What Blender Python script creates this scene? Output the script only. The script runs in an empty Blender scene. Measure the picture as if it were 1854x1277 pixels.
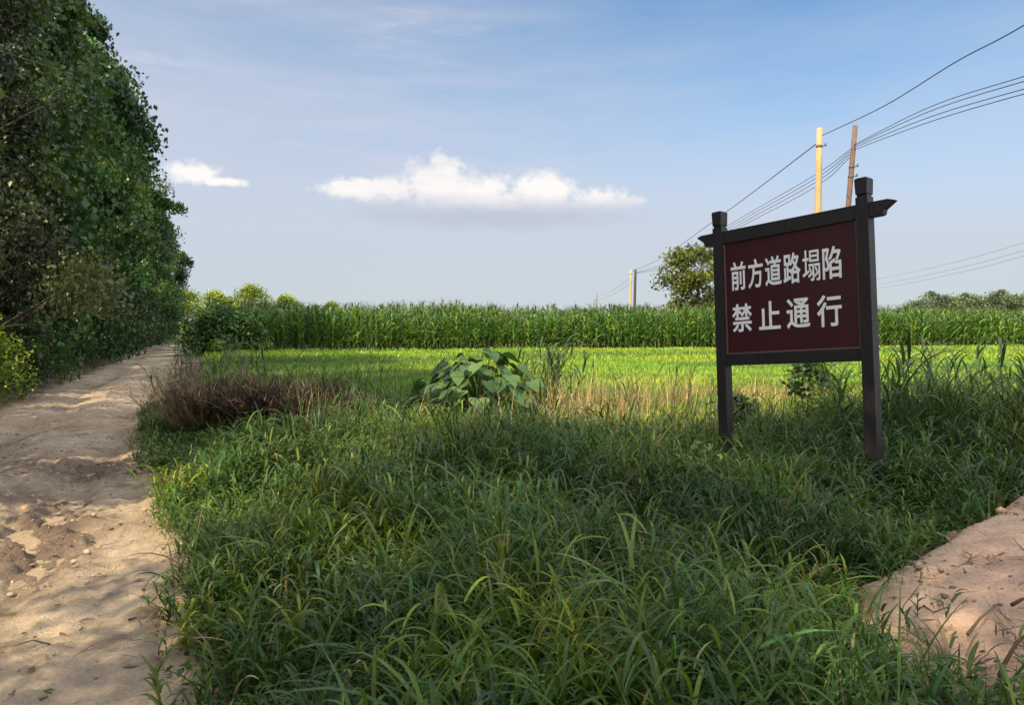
import bpy, math, random
import numpy as np
from mathutils import Matrix, Vector

C = bpy.context.scene.collection
RND = random.Random(7)
rng = np.random.default_rng(11)
R = math.radians

# ------------------------------------------------------------------ camera, sky, sun, exposure
FPX, CX, CY, CAMH = 1374.0, 927.0, 638.5, 1.5
PITCH = math.atan((638.5 - 588.0) / FPX)
cam_d = bpy.data.cameras.new('camera')
cam_d.sensor_width = 36.0
cam_d.lens = 36.0 * FPX / 1854.0
cam_d.clip_end = 9000
cam = bpy.data.objects.new('camera', cam_d)
C.objects.link(cam)
cam.location = (0, 0, CAMH)
cam.rotation_euler = (math.pi / 2 - PITCH, 0, 0)
bpy.context.scene.camera = cam

SUN_EL, SUN_DIR = R(44), (-0.6, -0.8)          # sun stands behind the camera to the left
SUN_ROT = math.atan2(SUN_DIR[0], SUN_DIR[1]) % (2 * math.pi)
sun_d = bpy.data.lights.new('sun', 'SUN')
sun_d.energy = 5.0
sun_d.angle = R(0.5)
sun_d.color = (1.0, 0.81, 0.52)
sun = bpy.data.objects.new('sun', sun_d)
C.objects.link(sun)
sv = Vector((SUN_DIR[0] * math.cos(SUN_EL), SUN_DIR[1] * math.cos(SUN_EL), math.sin(SUN_EL)))
sun.rotation_euler = sv.to_track_quat('Z', 'Y').to_euler()
sun.location = (-30, -40, 40)

vs = bpy.context.scene.view_settings
vs.view_transform = 'Standard'
vs.look = 'None'
vs.gamma = 1.0
vs.exposure = 1.0
SKY_STRENGTH = 0.15


def pix_dir(px, py):
    a, b = (px - CX) / FPX, -(py - CY) / FPX
    c, s = math.cos(PITCH), math.sin(PITCH)
    v = Vector((a, c + b * s, -s + b * c))
    return v.normalized()


def azel(px, py):
    v = pix_dir(px, py)
    return math.atan2(v.x, v.y), math.asin(v.z)


def at(px, py, Y, z=None):
    """point on the ray of a photo pixel at forward distance Y"""
    v = pix_dir(px, py)
    return Vector((v.x / v.y * Y, Y, CAMH + v.z / v.y * Y))


world = bpy.data.worlds.new('World')
bpy.context.scene.world = world
world.use_nodes = True
wn, wl = world.node_tree.nodes, world.node_tree.links
wn.clear()


def W(t, **k):
    n = wn.new(t)
    for a, v in k.items():
        setattr(n, a, v)
    return n


def wm(op, a, b=None, c=None, clamp=False):
    n = W('ShaderNodeMath', operation=op)
    n.use_clamp = clamp
    for i, v in enumerate((a, b, c)):
        if v is None:
            continue
        if isinstance(v, (int, float)):
            n.inputs[i].default_value = v
        else:
            wl.new(v, n.inputs[i])
    return n.outputs[0]


def wsmooth(v, lo, hi):
    n = W('ShaderNodeMapRange', interpolation_type='SMOOTHSTEP')
    wl.new(v, n.inputs['Value'])
    n.inputs['From Min'].default_value = lo
    n.inputs['From Max'].default_value = hi
    return n.outputs[0]


def wmix(f, a, b):
    n = W('ShaderNodeMix', data_type='RGBA')
    for sock, v in ((n.inputs[0], f), (n.inputs[6], a), (n.inputs[7], b)):
        if isinstance(v, tuple):
            sock.default_value = (*v, 1)
        elif isinstance(v, float):
            sock.default_value = v
        else:
            wl.new(v, sock)
    return n.outputs[2]


def build_sky():
    sky = W('ShaderNodeTexSky', sky_type='NISHITA')
    sky.sun_disc = False
    sky.sun_elevation = SUN_EL
    sky.sun_rotation = SUN_ROT
    sky.altitude = 0
    sky.air_density = 1.0
    sky.dust_density = 0.6
    sky.ozone_density = 1.4
    tc = W('ShaderNodeTexCoord')
    sx = W('ShaderNodeSeparateXYZ')
    wl.new(tc.outputs['Generated'], sx.inputs[0])
    x, y, z = sx.outputs
    az = wm('ARCTAN2', x, y)
    el = wm('ARCSINE', z)
    cv = W('ShaderNodeCombineXYZ')
    wl.new(az, cv.inputs[0])
    wl.new(el, cv.inputs[1])

    def noise(scale, sxx, syy, detail=5, rough=0.55, off=0.0):
        mp = W('ShaderNodeMapping')
        mp.inputs['Scale'].default_value = (sxx, syy, 1)
        mp.inputs['Location'].default_value = (off, off * 0.7, off)
        wl.new(cv.outputs[0], mp.inputs[0])
        nz = W('ShaderNodeTexNoise')
        nz.inputs['Scale'].default_value = scale
        nz.inputs['Detail'].default_value = detail
        nz.inputs['Roughness'].default_value = rough
        wl.new(mp.outputs[0], nz.inputs['Vector'])
        return nz.outputs['Fac']

    k = 1.0 / (SKY_STRENGTH * 2 ** vs.exposure)     # so that colours below are what the camera records
    # thin high veil, thicker towards the horizon and to the left
    n1 = noise(2.2, 1.0, 4.5, 5, 0.55)
    n2 = noise(7.0, 1.0, 5.0, 4, 0.6, 3.1)
    e = wm('ADD', el, wm('MULTIPLY', wm('SUBTRACT', n1, 0.5), -0.34))
    e = wm('ADD', e, wm('MULTIPLY', wm('SUBTRACT', n2, 0.5), -0.10))
    e = wm('ADD', e, wm('MULTIPLY', wm('MULTIPLY', wsmooth(az, -0.45, 0.45), wsmooth(el, 0.06, 0.30)), 0.18))
    veil = wm('SUBTRACT', 1.0, wsmooth(e, 0.08, 0.70))
    veil = wm('MULTIPLY', veil, 0.93)
    hor = wsmooth(el, 0.0, 0.20)
    vcol = wmix(hor, (0.595 * k, 0.64 * k, 0.70 * k), (0.62 * k, 0.655 * k, 0.765 * k))
    blue = wmix(1.0, sky.outputs[0], sky.outputs[0])
    gain = W('ShaderNodeMix', data_type='RGBA', blend_type='MULTIPLY')
    gain.inputs[0].default_value = 1.0
    wl.new(sky.outputs[0], gain.inputs[6])
    gain.inputs[7].default_value = (SKY_GAIN[0], SKY_GAIN[1], SKY_GAIN[2], 1)
    col = wmix(veil, gain.outputs[2], vcol)

    # cumulus bank low over the corn and a smaller one on the left
    ncl = noise(26, 1.0, 1.3, 6, 0.6, 1.7)
    nfine = noise(70, 1.0, 1.0, 4, 0.6, 5.2)
    puffs = [(800, 342, 62, 47), (852, 352, 66, 30), (690, 342, 88, 20), (632, 336, 36, 9), (978, 351, 62, 33),
             (1006, 340, 22, 17), (915, 366, 66, 15), (1075, 364, 52, 22), (1128, 367, 34, 13),
             (352, 312, 40, 17), (398, 328, 34, 7)]
    best = None
    for px, py, rx, ry in puffs:
        a0, e0 = azel(px, py)
        ra, re = rx / FPX, ry / FPX
        da = wm('DIVIDE', wm('SUBTRACT', az, a0), ra)
        de = wm('DIVIDE', wm('SUBTRACT', el, e0), re)
        d = wm('SQRT', wm('ADD', wm('MULTIPLY', da, da), wm('MULTIPLY', de, de)))
        v = wm('SUBTRACT', 1.0, d)
        best = v if best is None else wm('MAXIMUM', best, v)
    m = wm('ADD', best, wm('MULTIPLY', wm('SUBTRACT', ncl, 0.5), 1.9))
    m = wm('ADD', m, wm('MULTIPLY', wm('SUBTRACT', nfine, 0.5), 1.3))
    mask = wsmooth(m, -0.42, 0.50)
    _, eb = azel(860, 392)
    _, et = azel(860, 345)
    up = wsmooth(wm('ADD', el, wm('MULTIPLY', wm('SUBTRACT', ncl, 0.5), 0.02)), eb, et)
    mask = wm('MULTIPLY', mask, wm('ADD', 0.25, wm('MULTIPLY', up, 0.75)))
    ccol = wmix(up, (0.68 * k, 0.68 * k, 0.76 * k), (1.02 * k, 0.98 * k, 0.95 * k))
    # grey belly under the bank
    a0, e0 = azel(890, 392)
    da = wm('DIVIDE', wm('SUBTRACT', az, a0), 330 / FPX)
    de = wm('DIVIDE', wm('SUBTRACT', el, e0), 34 / FPX)
    d = wm('SQRT', wm('ADD', wm('MULTIPLY', da, da), wm('MULTIPLY', de, de)))
    belly = wsmooth(wm('ADD', wm('SUBTRACT', 1.0, d), wm('MULTIPLY', wm('SUBTRACT', ncl, 0.5), 0.9)), 0.0, 0.8)
    col = wmix(wm('MULTIPLY', belly, 0.6), col, (0.50 * k, 0.54 * k, 0.62 * k))
    col = wmix(mask, col, ccol)
    # bright broken cloud added out of view, overhead and behind, to lift the shade
    rest = wm('MAXIMUM', wsmooth(wm('ABSOLUTE', az), 0.85, 1.4), wsmooth(el, 0.6, 0.95))
    fill_cloud = wm('MULTIPLY', wsmooth(noise(2.6, 1.0, 1.6, 6, 0.6, 12.5), 0.33, 0.52), wsmooth(el, 0.0, 0.1))
    col = wmix(wm('MULTIPLY', wm('MULTIPLY', rest, fill_cloud), 0.9), col, (2.7 * k, 2.66 * k, 2.66 * k))
    # faint torn wisps
    wisp = wm('MULTIPLY', wsmooth(noise(5, 1.0, 6.0, 7, 0.62, 8.3), 0.55, 0.78), wsmooth(el, 0.10, 0.2))
    wisp = wm('MULTIPLY', wisp, wm('SUBTRACT', 1.0, wsmooth(az, -0.3, 0.25)))
    st = wsmooth(noise(3.2, 1.0, 7.0, 7, 0.6, 21.0), 0.45, 0.75)
    st = wm('MULTIPLY', wm('MULTIPLY', st, wsmooth(el, 0.06, 0.16)), wm('SUBTRACT', 1.0, wm('MULTIPLY', wsmooth(az, -0.2, 0.4), 0.75)))
    col = wmix(wm('MULTIPLY', st, 0.40), col, (0.66 * k, 0.67 * k, 0.78 * k))
    col = wmix(wm('MULTIPLY', wisp, 0.6), col, (0.80 * k, 0.80 * k, 0.87 * k))
    bg = W('ShaderNodeBackground')
    bg.inputs['Strength'].default_value = SKY_STRENGTH
    wl.new(col, bg.inputs['Color'])
    out = W('ShaderNodeOutputWorld')
    wl.new(bg.outputs[0], out.inputs['Surface'])


SKY_GAIN = (0.36, 0.49, 0.54)
build_sky()


# ------------------------------------------------------------------ numpy helpers
def hash2(ix, iy, seed):
    h = (ix.astype(np.int64) * 374761393 + iy.astype(np.int64) * 668265263 + seed * 974711) & 0xFFFFFFFF
    h = ((h ^ (h >> 13)) * 1274126177) & 0xFFFFFFFF
    h = h ^ (h >> 16)
    return (h & 0xFFFF) / 65535.0


def vnoise(x, y, seed=0):
    x, y = np.asarray(x, float), np.asarray(y, float)
    ix, iy = np.floor(x), np.floor(y)
    fx, fy = x - ix, y - iy
    fx, fy = fx * fx * (3 - 2 * fx), fy * fy * (3 - 2 * fy)
    a, b = hash2(ix, iy, seed), hash2(ix + 1, iy, seed)
    c, d = hash2(ix, iy + 1, seed), hash2(ix + 1, iy + 1, seed)
    return (a + (b - a) * fx) * (1 - fy) + (c + (d - c) * fx) * fy


def fbm(x, y, scale, octv=4, seed=0, gain=0.5):
    s, amp, tot = 0, 1.0, 0
    for o in range(octv):
        s = s + amp * (vnoise(np.asarray(x) / scale * 2 ** o, np.asarray(y) / scale * 2 ** o, seed + o * 17) - 0.5)
        tot += amp
        amp *= gain
    return s / tot * 2            # about -1..1


def sm(v, lo, hi):
    t = np.clip((v - lo) / (hi - lo), 0, 1)
    return t * t * (3 - 2 * t)


class Acc:
    def __init__(self):
        self.V, self.F, self.K, self.n = [], [], [], 0

    def add(self, V, F, col=None):
        V = np.asarray(V, float).reshape(-1, 3)
        F = np.asarray(F, int)
        self.V.append(V)
        self.F.append(F + self.n)
        if col is None:
            col = (1, 1, 1)
        col = np.asarray(col, float)
        if col.ndim == 1:
            col = np.tile(col[:3], (len(V), 1))
        self.K.append(col)
        self.n += len(V)
        return self

    def merge(self, o, M=None):
        for V, F, K in zip([np.concatenate(o.V)], [None], [np.concatenate(o.K)]):
            base = self.n
            self.V.append(V)
            self.K.append(K)
            for f in o.F:
                self.F.append(f + base)
            self.n += len(V)
        return self

    def mesh(self, name, mat, smooth=False):
        V = np.concatenate(self.V)
        K = np.concatenate(self.K)
        me = bpy.data.meshes.new(name)
        me.vertices.add(len(V))
        me.vertices.foreach_set('co', V.ravel())
        loops = np.concatenate([f.ravel() for f in self.F])
        tot = np.concatenate([np.full(len(f), f.shape[1], int) for f in self.F])
        start = np.concatenate([[0], np.cumsum(tot)[:-1]])
        me.loops.add(len(loops))
        me.loops.foreach_set('vertex_index', loops)
        me.polygons.add(len(tot))
        me.polygons.foreach_set('loop_start', start)
        me.polygons.foreach_set('loop_total', tot)
        me.update(calc_edges=True)
        ca = me.color_attributes.new('tint', 'FLOAT_COLOR', 'POINT')
        ca.data.foreach_set('color', np.concatenate([K, np.ones((len(K), 1))], 1).ravel())
        if smooth:
            me.polygons.foreach_set('use_smooth', np.ones(len(tot), bool))
        me.materials.append(mat)
        me.validate()
        return me


def obj(name, data, parent=None, loc=None):
    o = bpy.data.objects.new(name, data)
    C.objects.link(o)
    if parent is not None:
        o.parent = parent
    if loc is not None:
        o.location = loc
    return o


def tag(o, label=None, cat=None, group=None, kind=None):
    for k, v in (('label', label), ('category', cat), ('group', group), ('kind', kind)):
        if v:
            o[k] = v
    return o


def thing(name, label, cat, loc=(0, 0, 0), rz=0.0, group=None):
    o = bpy.data.objects.new(name, None)
    o.empty_display_size = 0.2
    C.objects.link(o)
    o.location = loc
    o.rotation_euler = (0, 0, rz)
    return tag(o, label, cat, group)


def dup(root, loc, rz=0.0, sc=1.0, label=None, group=None):
    r = root.copy()
    C.objects.link(r)
    r.location = loc
    r.rotation_euler = (0, 0, rz)
    r.scale = (sc, sc, sc) if isinstance(sc, (int, float)) else sc
    if label:
        r['label'] = label
    if group:
        r['group'] = group
    for ch in list(root.children):
        c = ch.copy()
        C.objects.link(c)
        c.parent = r
        for g in list(ch.children):
            d = g.copy()
            C.objects.link(d)
            d.parent = c
    return r


def tube(P, rad, n=6, cap=True):
    P = np.asarray(P, float)
    rad = np.broadcast_to(np.asarray(rad, float), (len(P),))
    T = np.gradient(P, axis=0)
    T /= np.linalg.norm(T, axis=1, keepdims=True) + 1e-9
    ref = np.array([0, 0, 1.0]) if abs(T[:, 2]).mean() < 0.8 else np.array([1.0, 0, 0])
    A = np.cross(T, ref)
    A /= np.linalg.norm(A, axis=1, keepdims=True) + 1e-9
    B = np.cross(T, A)
    an = np.arange(n) / n * 2 * np.pi
    V = P[:, None] + rad[:, None, None] * (A[:, None] * np.cos(an)[None, :, None] + B[:, None] * np.sin(an)[None, :, None])
    m = len(P)
    i, j = np.meshgrid(np.arange(m - 1), np.arange(n), indexing='ij')
    a = i * n + j
    b = i * n + (j + 1) % n
    F = np.stack([a, b, b + n, a + n], -1).reshape(-1, 4)
    return V.reshape(-1, 3), F


def add_tube(acc, P, rad, n=6, col=None):
    V, F = tube(P, rad, n)
    acc.add(V, F, col)
    m = len(P)
    acc.F.append(np.array([[acc.n - n + k for k in range(n)]]))
    acc.F.append(np.array([[acc.n - m * n + k for k in range(n)][::-1]]))


def blades(base, length, width, az, lean, curl, nseg=4, wprof='grass', fold=0.0):
    """curved leaf strips; every argument but base (N,3) is (N,) or a scalar"""
    base = np.asarray(base, float)
    N = len(base)
    f = lambda v: np.broadcast_to(np.asarray(v, float), (N,))
    length, width, az, lean, curl = map(f, (length, width, az, lean, curl))
    s = np.linspace(0, 1, nseg + 1)
    sm_ = (s[1:] + s[:-1]) / 2
    th = lean[:, None] + curl[:, None] * sm_[None] ** 1.4
    ds = length[:, None] / nseg
    h = np.concatenate([np.zeros((N, 1)), np.cumsum(np.sin(th) * ds, 1)], 1)
    z = np.concatenate([np.zeros((N, 1)), np.cumsum(np.cos(th) * ds, 1)], 1)
    cx, cy = np.cos(az)[:, None], np.sin(az)[:, None]
    ctr = np.stack([base[:, 0:1] + h * cx, base[:, 1:2] + h * cy, base[:, 2:3] + z], -1)
    if wprof == 'grass':
        w = np.interp(s, [0, .25, .6, .85, 1], [.55, 1, .85, .45, .05])
    else:
        w = np.interp(s, [0, .12, .45, .8, 1], [.4, .85, 1, .6, .05])
    tw = rng.normal(0, 0.35, N)[:, None] * s[None]
    side = np.stack([-np.sin(az)[:, None] * np.cos(tw), np.cos(az)[:, None] * np.cos(tw), np.sin(tw)], -1)
    hw = (width[:, None] * w[None] / 2)[..., None]
    if fold <= 0:
        V = np.stack([ctr - side * hw, ctr + side * hw], 2)
        k = 2
    else:
        thn = np.concatenate([th[:, :1], th], 1)
        up = np.stack([-np.cos(thn) * cx, -np.cos(thn) * cy, np.sin(thn)], -1)
        V = np.stack([ctr - side * hw + up * hw * fold, ctr, ctr + side * hw + up * hw * fold], 2)
        k = 3
    m = nseg + 1
    V = V.reshape(N, m * k, 3)
    quads = []
    for i in range(nseg):
        for j in range(k - 1):
            quads.append([i * k + j, i * k + j + 1, (i + 1) * k + j + 1, (i + 1) * k + j])
    F = np.asarray(quads)[None] + (np.arange(N) * m * k)[:, None, None]
    return V.reshape(-1, 3), F.reshape(-1, 4), m * k


def tints(N, per, cols, var=0.25, probs=None):
    cols = np.asarray(cols, float)
    c = cols[rng.choice(len(cols), N, p=probs)]
    c = c * np.exp(rng.normal(0, var, (N, 1))) * np.exp(rng.normal(0, var * 0.25, (N, 3)))
    return np.repeat(np.clip(c, 0.002, 0.9), per, 0)


def leaves(ctr, size, droop=0.5, aspect=0.75, rng=rng):
    """folded diamond leaves with random headings"""
    N = len(ctr)
    size = np.broadcast_to(np.asarray(size, float), (N,))
    az = rng.uniform(0, 2 * np.pi, N)
    el = rng.normal(-droop, 0.5, N)
    d = np.stack([np.cos(az) * np.cos(el), np.sin(az) * np.cos(el), np.sin(el)], -1)
    r = rng.normal(0, 0.6, (N, 3)) + np.array([0, 0, 1.0])       # blades mostly turned to the sky
    s = np.cross(d, r)
    s /= np.linalg.norm(s, axis=1, keepdims=True) + 1e-9
    n = np.cross(s, d)
    L = size[:, None]
    b = ctr - d * L * 0.5
    t = ctr + d * L * 0.5
    mid = ctr - d * L * 0.08
    l = mid - s * L * aspect * 0.5 + n * L * 0.12
    q = mid + s * L * aspect * 0.5 + n * L * 0.12
    V = np.stack([b, l, t, q], 1).reshape(-1, 3)
    i = np.arange(N) * 4
    F = np.concatenate([np.stack([i, i + 1, i + 2], -1), np.stack([i, i + 2, i + 3], -1)])
    return V, F


# ------------------------------------------------------------------ materials
def newmat(name):
    m = bpy.data.materials.new(name)
    m.use_nodes = True
    m.node_tree.nodes.clear()
    return m, m.node_tree.nodes, m.node_tree.links


def leaf_mat(name, trans=0.35, rough=0.5, spec=0.3, gain=(1.15, 1.25, 0.6)):
    m, n, l = newmat(name)
    at_ = n.new('ShaderNodeAttribute')
    at_.attribute_name = 'tint'
    tc = n.new('ShaderNodeTexCoord')
    nz = n.new('ShaderNodeTexNoise')
    nz.inputs['Scale'].default_value = 14
    l.new(tc.outputs['Object'], nz.inputs['Vector'])
    mr = n.new('ShaderNodeMapRange')
    mr.inputs['To Min'].default_value = 0.72
    mr.inputs['To Max'].default_value = 1.28
    l.new(nz.outputs['Fac'], mr.inputs['Value'])
    mu = n.new('ShaderNodeMix')
    mu.data_type = 'RGBA'
    mu.blend_type = 'MULTIPLY'
    mu.inputs[0].default_value = 1
    l.new(at_.outputs['Color'], mu.inputs[6])
    l.new(mr.outputs[0], mu.inputs[7])
    p = n.new('ShaderNodeBsdfPrincipled')
    p.inputs['Roughness'].default_value = rough
    p.inputs['Specular IOR Level'].default_value = spec
    l.new(mu.outputs[2], p.inputs['Base Color'])
    tr = n.new('ShaderNodeBsdfTranslucent')
    g = n.new('ShaderNodeMix')
    g.data_type = 'RGBA'
    g.blend_type = 'MULTIPLY'
    g.inputs[0].default_value = 1
    l.new(mu.outputs[2], g.inputs[6])
    g.inputs[7].default_value = (*gain, 1)
    l.new(g.outputs[2], tr.inputs['Color'])
    mx = n.new('ShaderNodeMixShader')
    mx.inputs[0].default_value = trans
    l.new(p.outputs[0], mx.inputs[1])
    l.new(tr.outputs[0], mx.inputs[2])
    o = n.new('ShaderNodeOutputMaterial')
    l.new(mx.outputs[0], o.inputs[0])
    return m


def solid_mat(name, c1, c2, scale=8, stretch=(1, 1, 1), rough=0.7, bump=0.2, detail=6, spec=0.3, c3=None):
    m, n, l = newmat(name)
    tc = n.new('ShaderNodeTexCoord')
    mp = n.new('ShaderNodeMapping')
    mp.inputs['Scale'].default_value = stretch
    l.new(tc.outputs['Object'], mp.inputs[0])
    nz = n.new('ShaderNodeTexNoise')
    nz.inputs['Scale'].default_value = scale
    nz.inputs['Detail'].default_value = detail
    nz.inputs['Roughness'].default_value = 0.65
    l.new(mp.outputs[0], nz.inputs['Vector'])
    cr = n.new('ShaderNodeValToRGB')
    cr.color_ramp.elements[0].position = 0.35
    cr.color_ramp.elements[0].color = (*c1, 1)
    cr.color_ramp.elements[1].position = 0.65
    cr.color_ramp.elements[1].color = (*c2, 1)
    if c3:
        e = cr.color_ramp.elements.new(0.78)
        e.color = (*c3, 1)
    l.new(nz.outputs['Fac'], cr.inputs[0])
    p = n.new('ShaderNodeBsdfPrincipled')
    p.inputs['Roughness'].default_value = rough
    p.inputs['Specular IOR Level'].default_value = spec
    l.new(cr.outputs[0], p.inputs['Base Color'])
    b = n.new('ShaderNodeBump')
    b.inputs['Strength'].default_value = bump
    b.inputs['Distance'].default_value = 0.02
    l.new(nz.outputs['Fac'], b.inputs['Height'])
    l.new(b.outputs[0], p.inputs['Normal'])
    o = n.new('ShaderNodeOutputMaterial')
    l.new(p.outputs[0], o.inputs[0])
    return m


def soil_mat(name, scale=1.0, bump=0.6, rough=0.95):
    """colour comes from the 'tint' attribute (kind of soil), broken up by grain at several sizes"""
    m, n, l = newmat(name)
    at_ = n.new('ShaderNodeAttribute')
    at_.attribute_name = 'tint'
    tc = n.new('ShaderNodeTexCoord')
    f1 = n.new('ShaderNodeTexNoise')
    f1.inputs['Scale'].default_value = 5 * scale
    f1.inputs['Detail'].default_value = 9
    f1.inputs['Roughness'].default_value = 0.7
    l.new(tc.outputs['Object'], f1.inputs['Vector'])
    f2 = n.new('ShaderNodeTexNoise')
    f2.inputs['Scale'].default_value = 60 * scale
    f2.inputs['Detail'].default_value = 5
    f2.inputs['Roughness'].default_value = 0.7
    l.new(tc.outputs['Object'], f2.inputs['Vector'])
    ad = n.new('ShaderNodeMath')
    ad.operation = 'ADD'
    l.new(f1.outputs['Fac'], ad.inputs[0])
    l.new(f2.outputs['Fac'], ad.inputs[1])
    mr = n.new('ShaderNodeMapRange')
    mr.inputs['From Min'].default_value = 0.6
    mr.inputs['From Max'].default_value = 1.4
    mr.inputs['To Min'].default_value = 0.55
    mr.inputs['To Max'].default_value = 1.4
    l.new(ad.outputs[0], mr.inputs['Value'])
    mu = n.new('ShaderNodeMix')
    mu.data_type = 'RGBA'
    mu.blend_type = 'MULTIPLY'
    mu.inputs[0].default_value = 1
    l.new(at_.outputs['Color'], mu.inputs[6])
    l.new(mr.outputs[0], mu.inputs[7])
    p = n.new('ShaderNodeBsdfPrincipled')
    p.inputs['Roughness'].default_value = rough
    p.inputs['Specular IOR Level'].default_value = 0.15
    l.new(mu.outputs[2], p.inputs['Base Color'])
    b = n.new('ShaderNodeBump')
    b.inputs['Strength'].default_value = bump
    b.inputs['Distance'].default_value = 0.03
    l.new(ad.outputs[0], b.inputs['Height'])
    l.new(b.outputs[0], p.inputs['Normal'])
    o = n.new('ShaderNodeOutputMaterial')
    l.new(p.outputs[0], o.inputs[0])
    return m


M_GRASS = leaf_mat('grass_leaf', 0.35, 0.45, 0.25)
M_CROP = leaf_mat('crop_leaf', 0.45, 0.5, 0.25)
M_CORN = leaf_mat('corn_leaf', 0.35, 0.4, 0.4)
M_TREE = leaf_mat('tree_leaf', 0.35, 0.4, 0.4)
M_BROAD = leaf_mat('broad_leaf', 0.30, 0.5, 0.3)
M_DRY = leaf_mat('dry_stem', 0.15, 0.8, 0.1, (1, 1, 0.8))
M_SOIL = soil_mat('soil')
M_ROAD = soil_mat('road_dirt', 1.0, 1.0)
M_BARK = solid_mat('bark', (0.045, 0.035, 0.026), (0.11, 0.09, 0.07), 9, (4, 4, 0.8), 0.9, 0.6)
M_POST = solid_mat('dark_stained_timber', (0.010, 0.0085, 0.010), (0.020, 0.016, 0.018), 10, (9, 9, 0.8), 0.55, 0.25, spec=0.3)
M_PANEL = solid_mat('maroon_paint', (0.036, 0.0055, 0.0085), (0.046, 0.0080, 0.0110), 3.5, (1, 1, 0.5), 0.42, 0.05, spec=0.3, c3=(0.055, 0.014, 0.016))
M_WHITE = solid_mat('white_lettering', (0.78, 0.78, 0.80), (0.84, 0.84, 0.85), 30, (1, 1, 1), 0.6, 0.05)
M_TRIM = solid_mat('mauve_trim', (0.10, 0.055, 0.065), (0.14, 0.08, 0.095), 20, (1, 1, 1), 0.5, 0.05)
M_POLE = solid_mat('pale_concrete', (0.32, 0.215, 0.11), (0.41, 0.285, 0.15), 6, (2, 2, 0.6), 0.85, 0.2)
M_POLE2 = solid_mat('weathered_brown_timber', (0.085, 0.056, 0.045), (0.15, 0.10, 0.08), 7, (4, 4, 0.5), 0.85, 0.3)
M_POLE3 = solid_mat('grey_green_timber', (0.10, 0.11, 0.11), (0.17, 0.18, 0.18), 7, (4, 4, 0.5), 0.85, 0.3)
M_POLE4 = solid_mat('dark_tarred_timber', (0.025, 0.032, 0.036), (0.045, 0.055, 0.06), 7, (4, 4, 0.5), 0.85, 0.3)
M_STEEL = solid_mat('weathered_steel', (0.05, 0.05, 0.05), (0.10, 0.09, 0.08), 20, (1, 1, 1), 0.6, 0.1)
M_CABLE = solid_mat('black_cable', (0.02, 0.022, 0.028), (0.035, 0.037, 0.045), 20, (1, 1, 1), 0.6, 0.0)
M_CABLE2 = solid_mat('grey_aluminium_cable', (0.16, 0.17, 0.19), (0.22, 0.23, 0.25), 20, (1, 1, 1), 0.6, 0.0)

# ------------------------------------------------------------------ ground
SLOPE = 0.41


def T_of(x, y):
    return np.asarray(x) + SLOPE * np.asarray(y)


MOUND = np.array([(1.50, 3.35), (1.72, 4.00), (2.40, 4.55), (3.4, 5.45), (5, 6.55), (8.5, 8.5), (9, 0.5), (3.4, 2.0), (2.45, 2.42), (1.72, 2.75)])


def poly_sd(x, y, P):
    x, y = np.asarray(x, float), np.asarray(y, float)
    d = np.full(x.shape, 1e9)
    ins = np.zeros(x.shape, bool)
    for i in range(len(P)):
        a, b = P[i], P[(i + 1) % len(P)]
        e = b - a
        t = np.clip(((x - a[0]) * e[0] + (y - a[1]) * e[1]) / (e @ e), 0, 1)
        d = np.minimum(d, np.hypot(x - a[0] - t * e[0], y - a[1] - t * e[1]))
        c = ((a[1] > y) != (b[1] > y)) & (x < (b[0] - a[0]) * (y - a[1]) / (b[1] - a[1] + 1e-12) + a[0])
        ins ^= c
    return np.where(ins, d, -d)


def edge_t(y):
    return np.interp(y, [0, 3, 5.0, 6.2, 8, 11, 15, 25], [0.0, -0.02, -0.12, -0.42, -0.60, -0.85, -0.95, -0.75])


def road_d(x, y):
    """signed distance-like value inside the road, positive inside"""
    t = T_of(x, y)
    wob = fbm(x, y, 2.2, 3, 5) * 0.16 + fbm(x, y, 0.5, 2, 6) * 0.07
    return np.minimum(t + 3.45, edge_t(y) - t) + wob


def base_z(x, y):
    t = T_of(x, y)
    near = 1 - sm(np.hypot(x, y), 25, 60)
    z = 0.035 * fbm(x, y, 1.6, 3, 2) * near + 0.05 * fbm(x, y, 6.0, 2, 3) * near
    z = z + 0.09 * sm(t, -0.1, 0.9) * (1 - sm(y, 18, 30))
    z = z + 0.12 * sm(-t, 3.4, 4.4) * near
    # low earth bank under the heap of dead stems
    z = z + 0.16 * np.exp(-(((np.asarray(x) + 3.2) / 1.3) ** 2 + ((np.asarray(y) - 10.7) / 0.9) ** 2))
    return z


def ground_z(x, y):
    return base_z(x, y) - 0.10 * sm(road_d(x, y), 0.0, 0.35)


def mound_h(x, y):
    sd = poly_sd(x, y, MOUND) + 0.10 * fbm(x, y, 0.7, 3, 31)
    return -0.06 + 0.22 * sm(sd, -0.08, 0.30) + 0.16 * sm(sd, 0.0, 1.2), sd


def axis(a, b, step, far, n):
    core = np.arange(a, b + step / 2, step)
    g = np.geomspace(step * 1.5, far, n)
    return np.concatenate([(a - g)[::-1], core, b + g])


def grid_obj(name, X, Y, Z, mat, col):
    m, n = X.shape
    V = np.stack([X, Y, Z], -1).reshape(-1, 3)
    i, j = np.meshgrid(np.arange(m - 1), np.arange(n - 1), indexing='ij')
    a = i * n + j
    F = np.stack([a, a + n, a + n + 1, a + 1], -1).reshape(-1, 4)
    acc = Acc().add(V, F, col.reshape(-1, 3))
    return obj(name, acc.mesh(name, mat, True))


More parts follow.
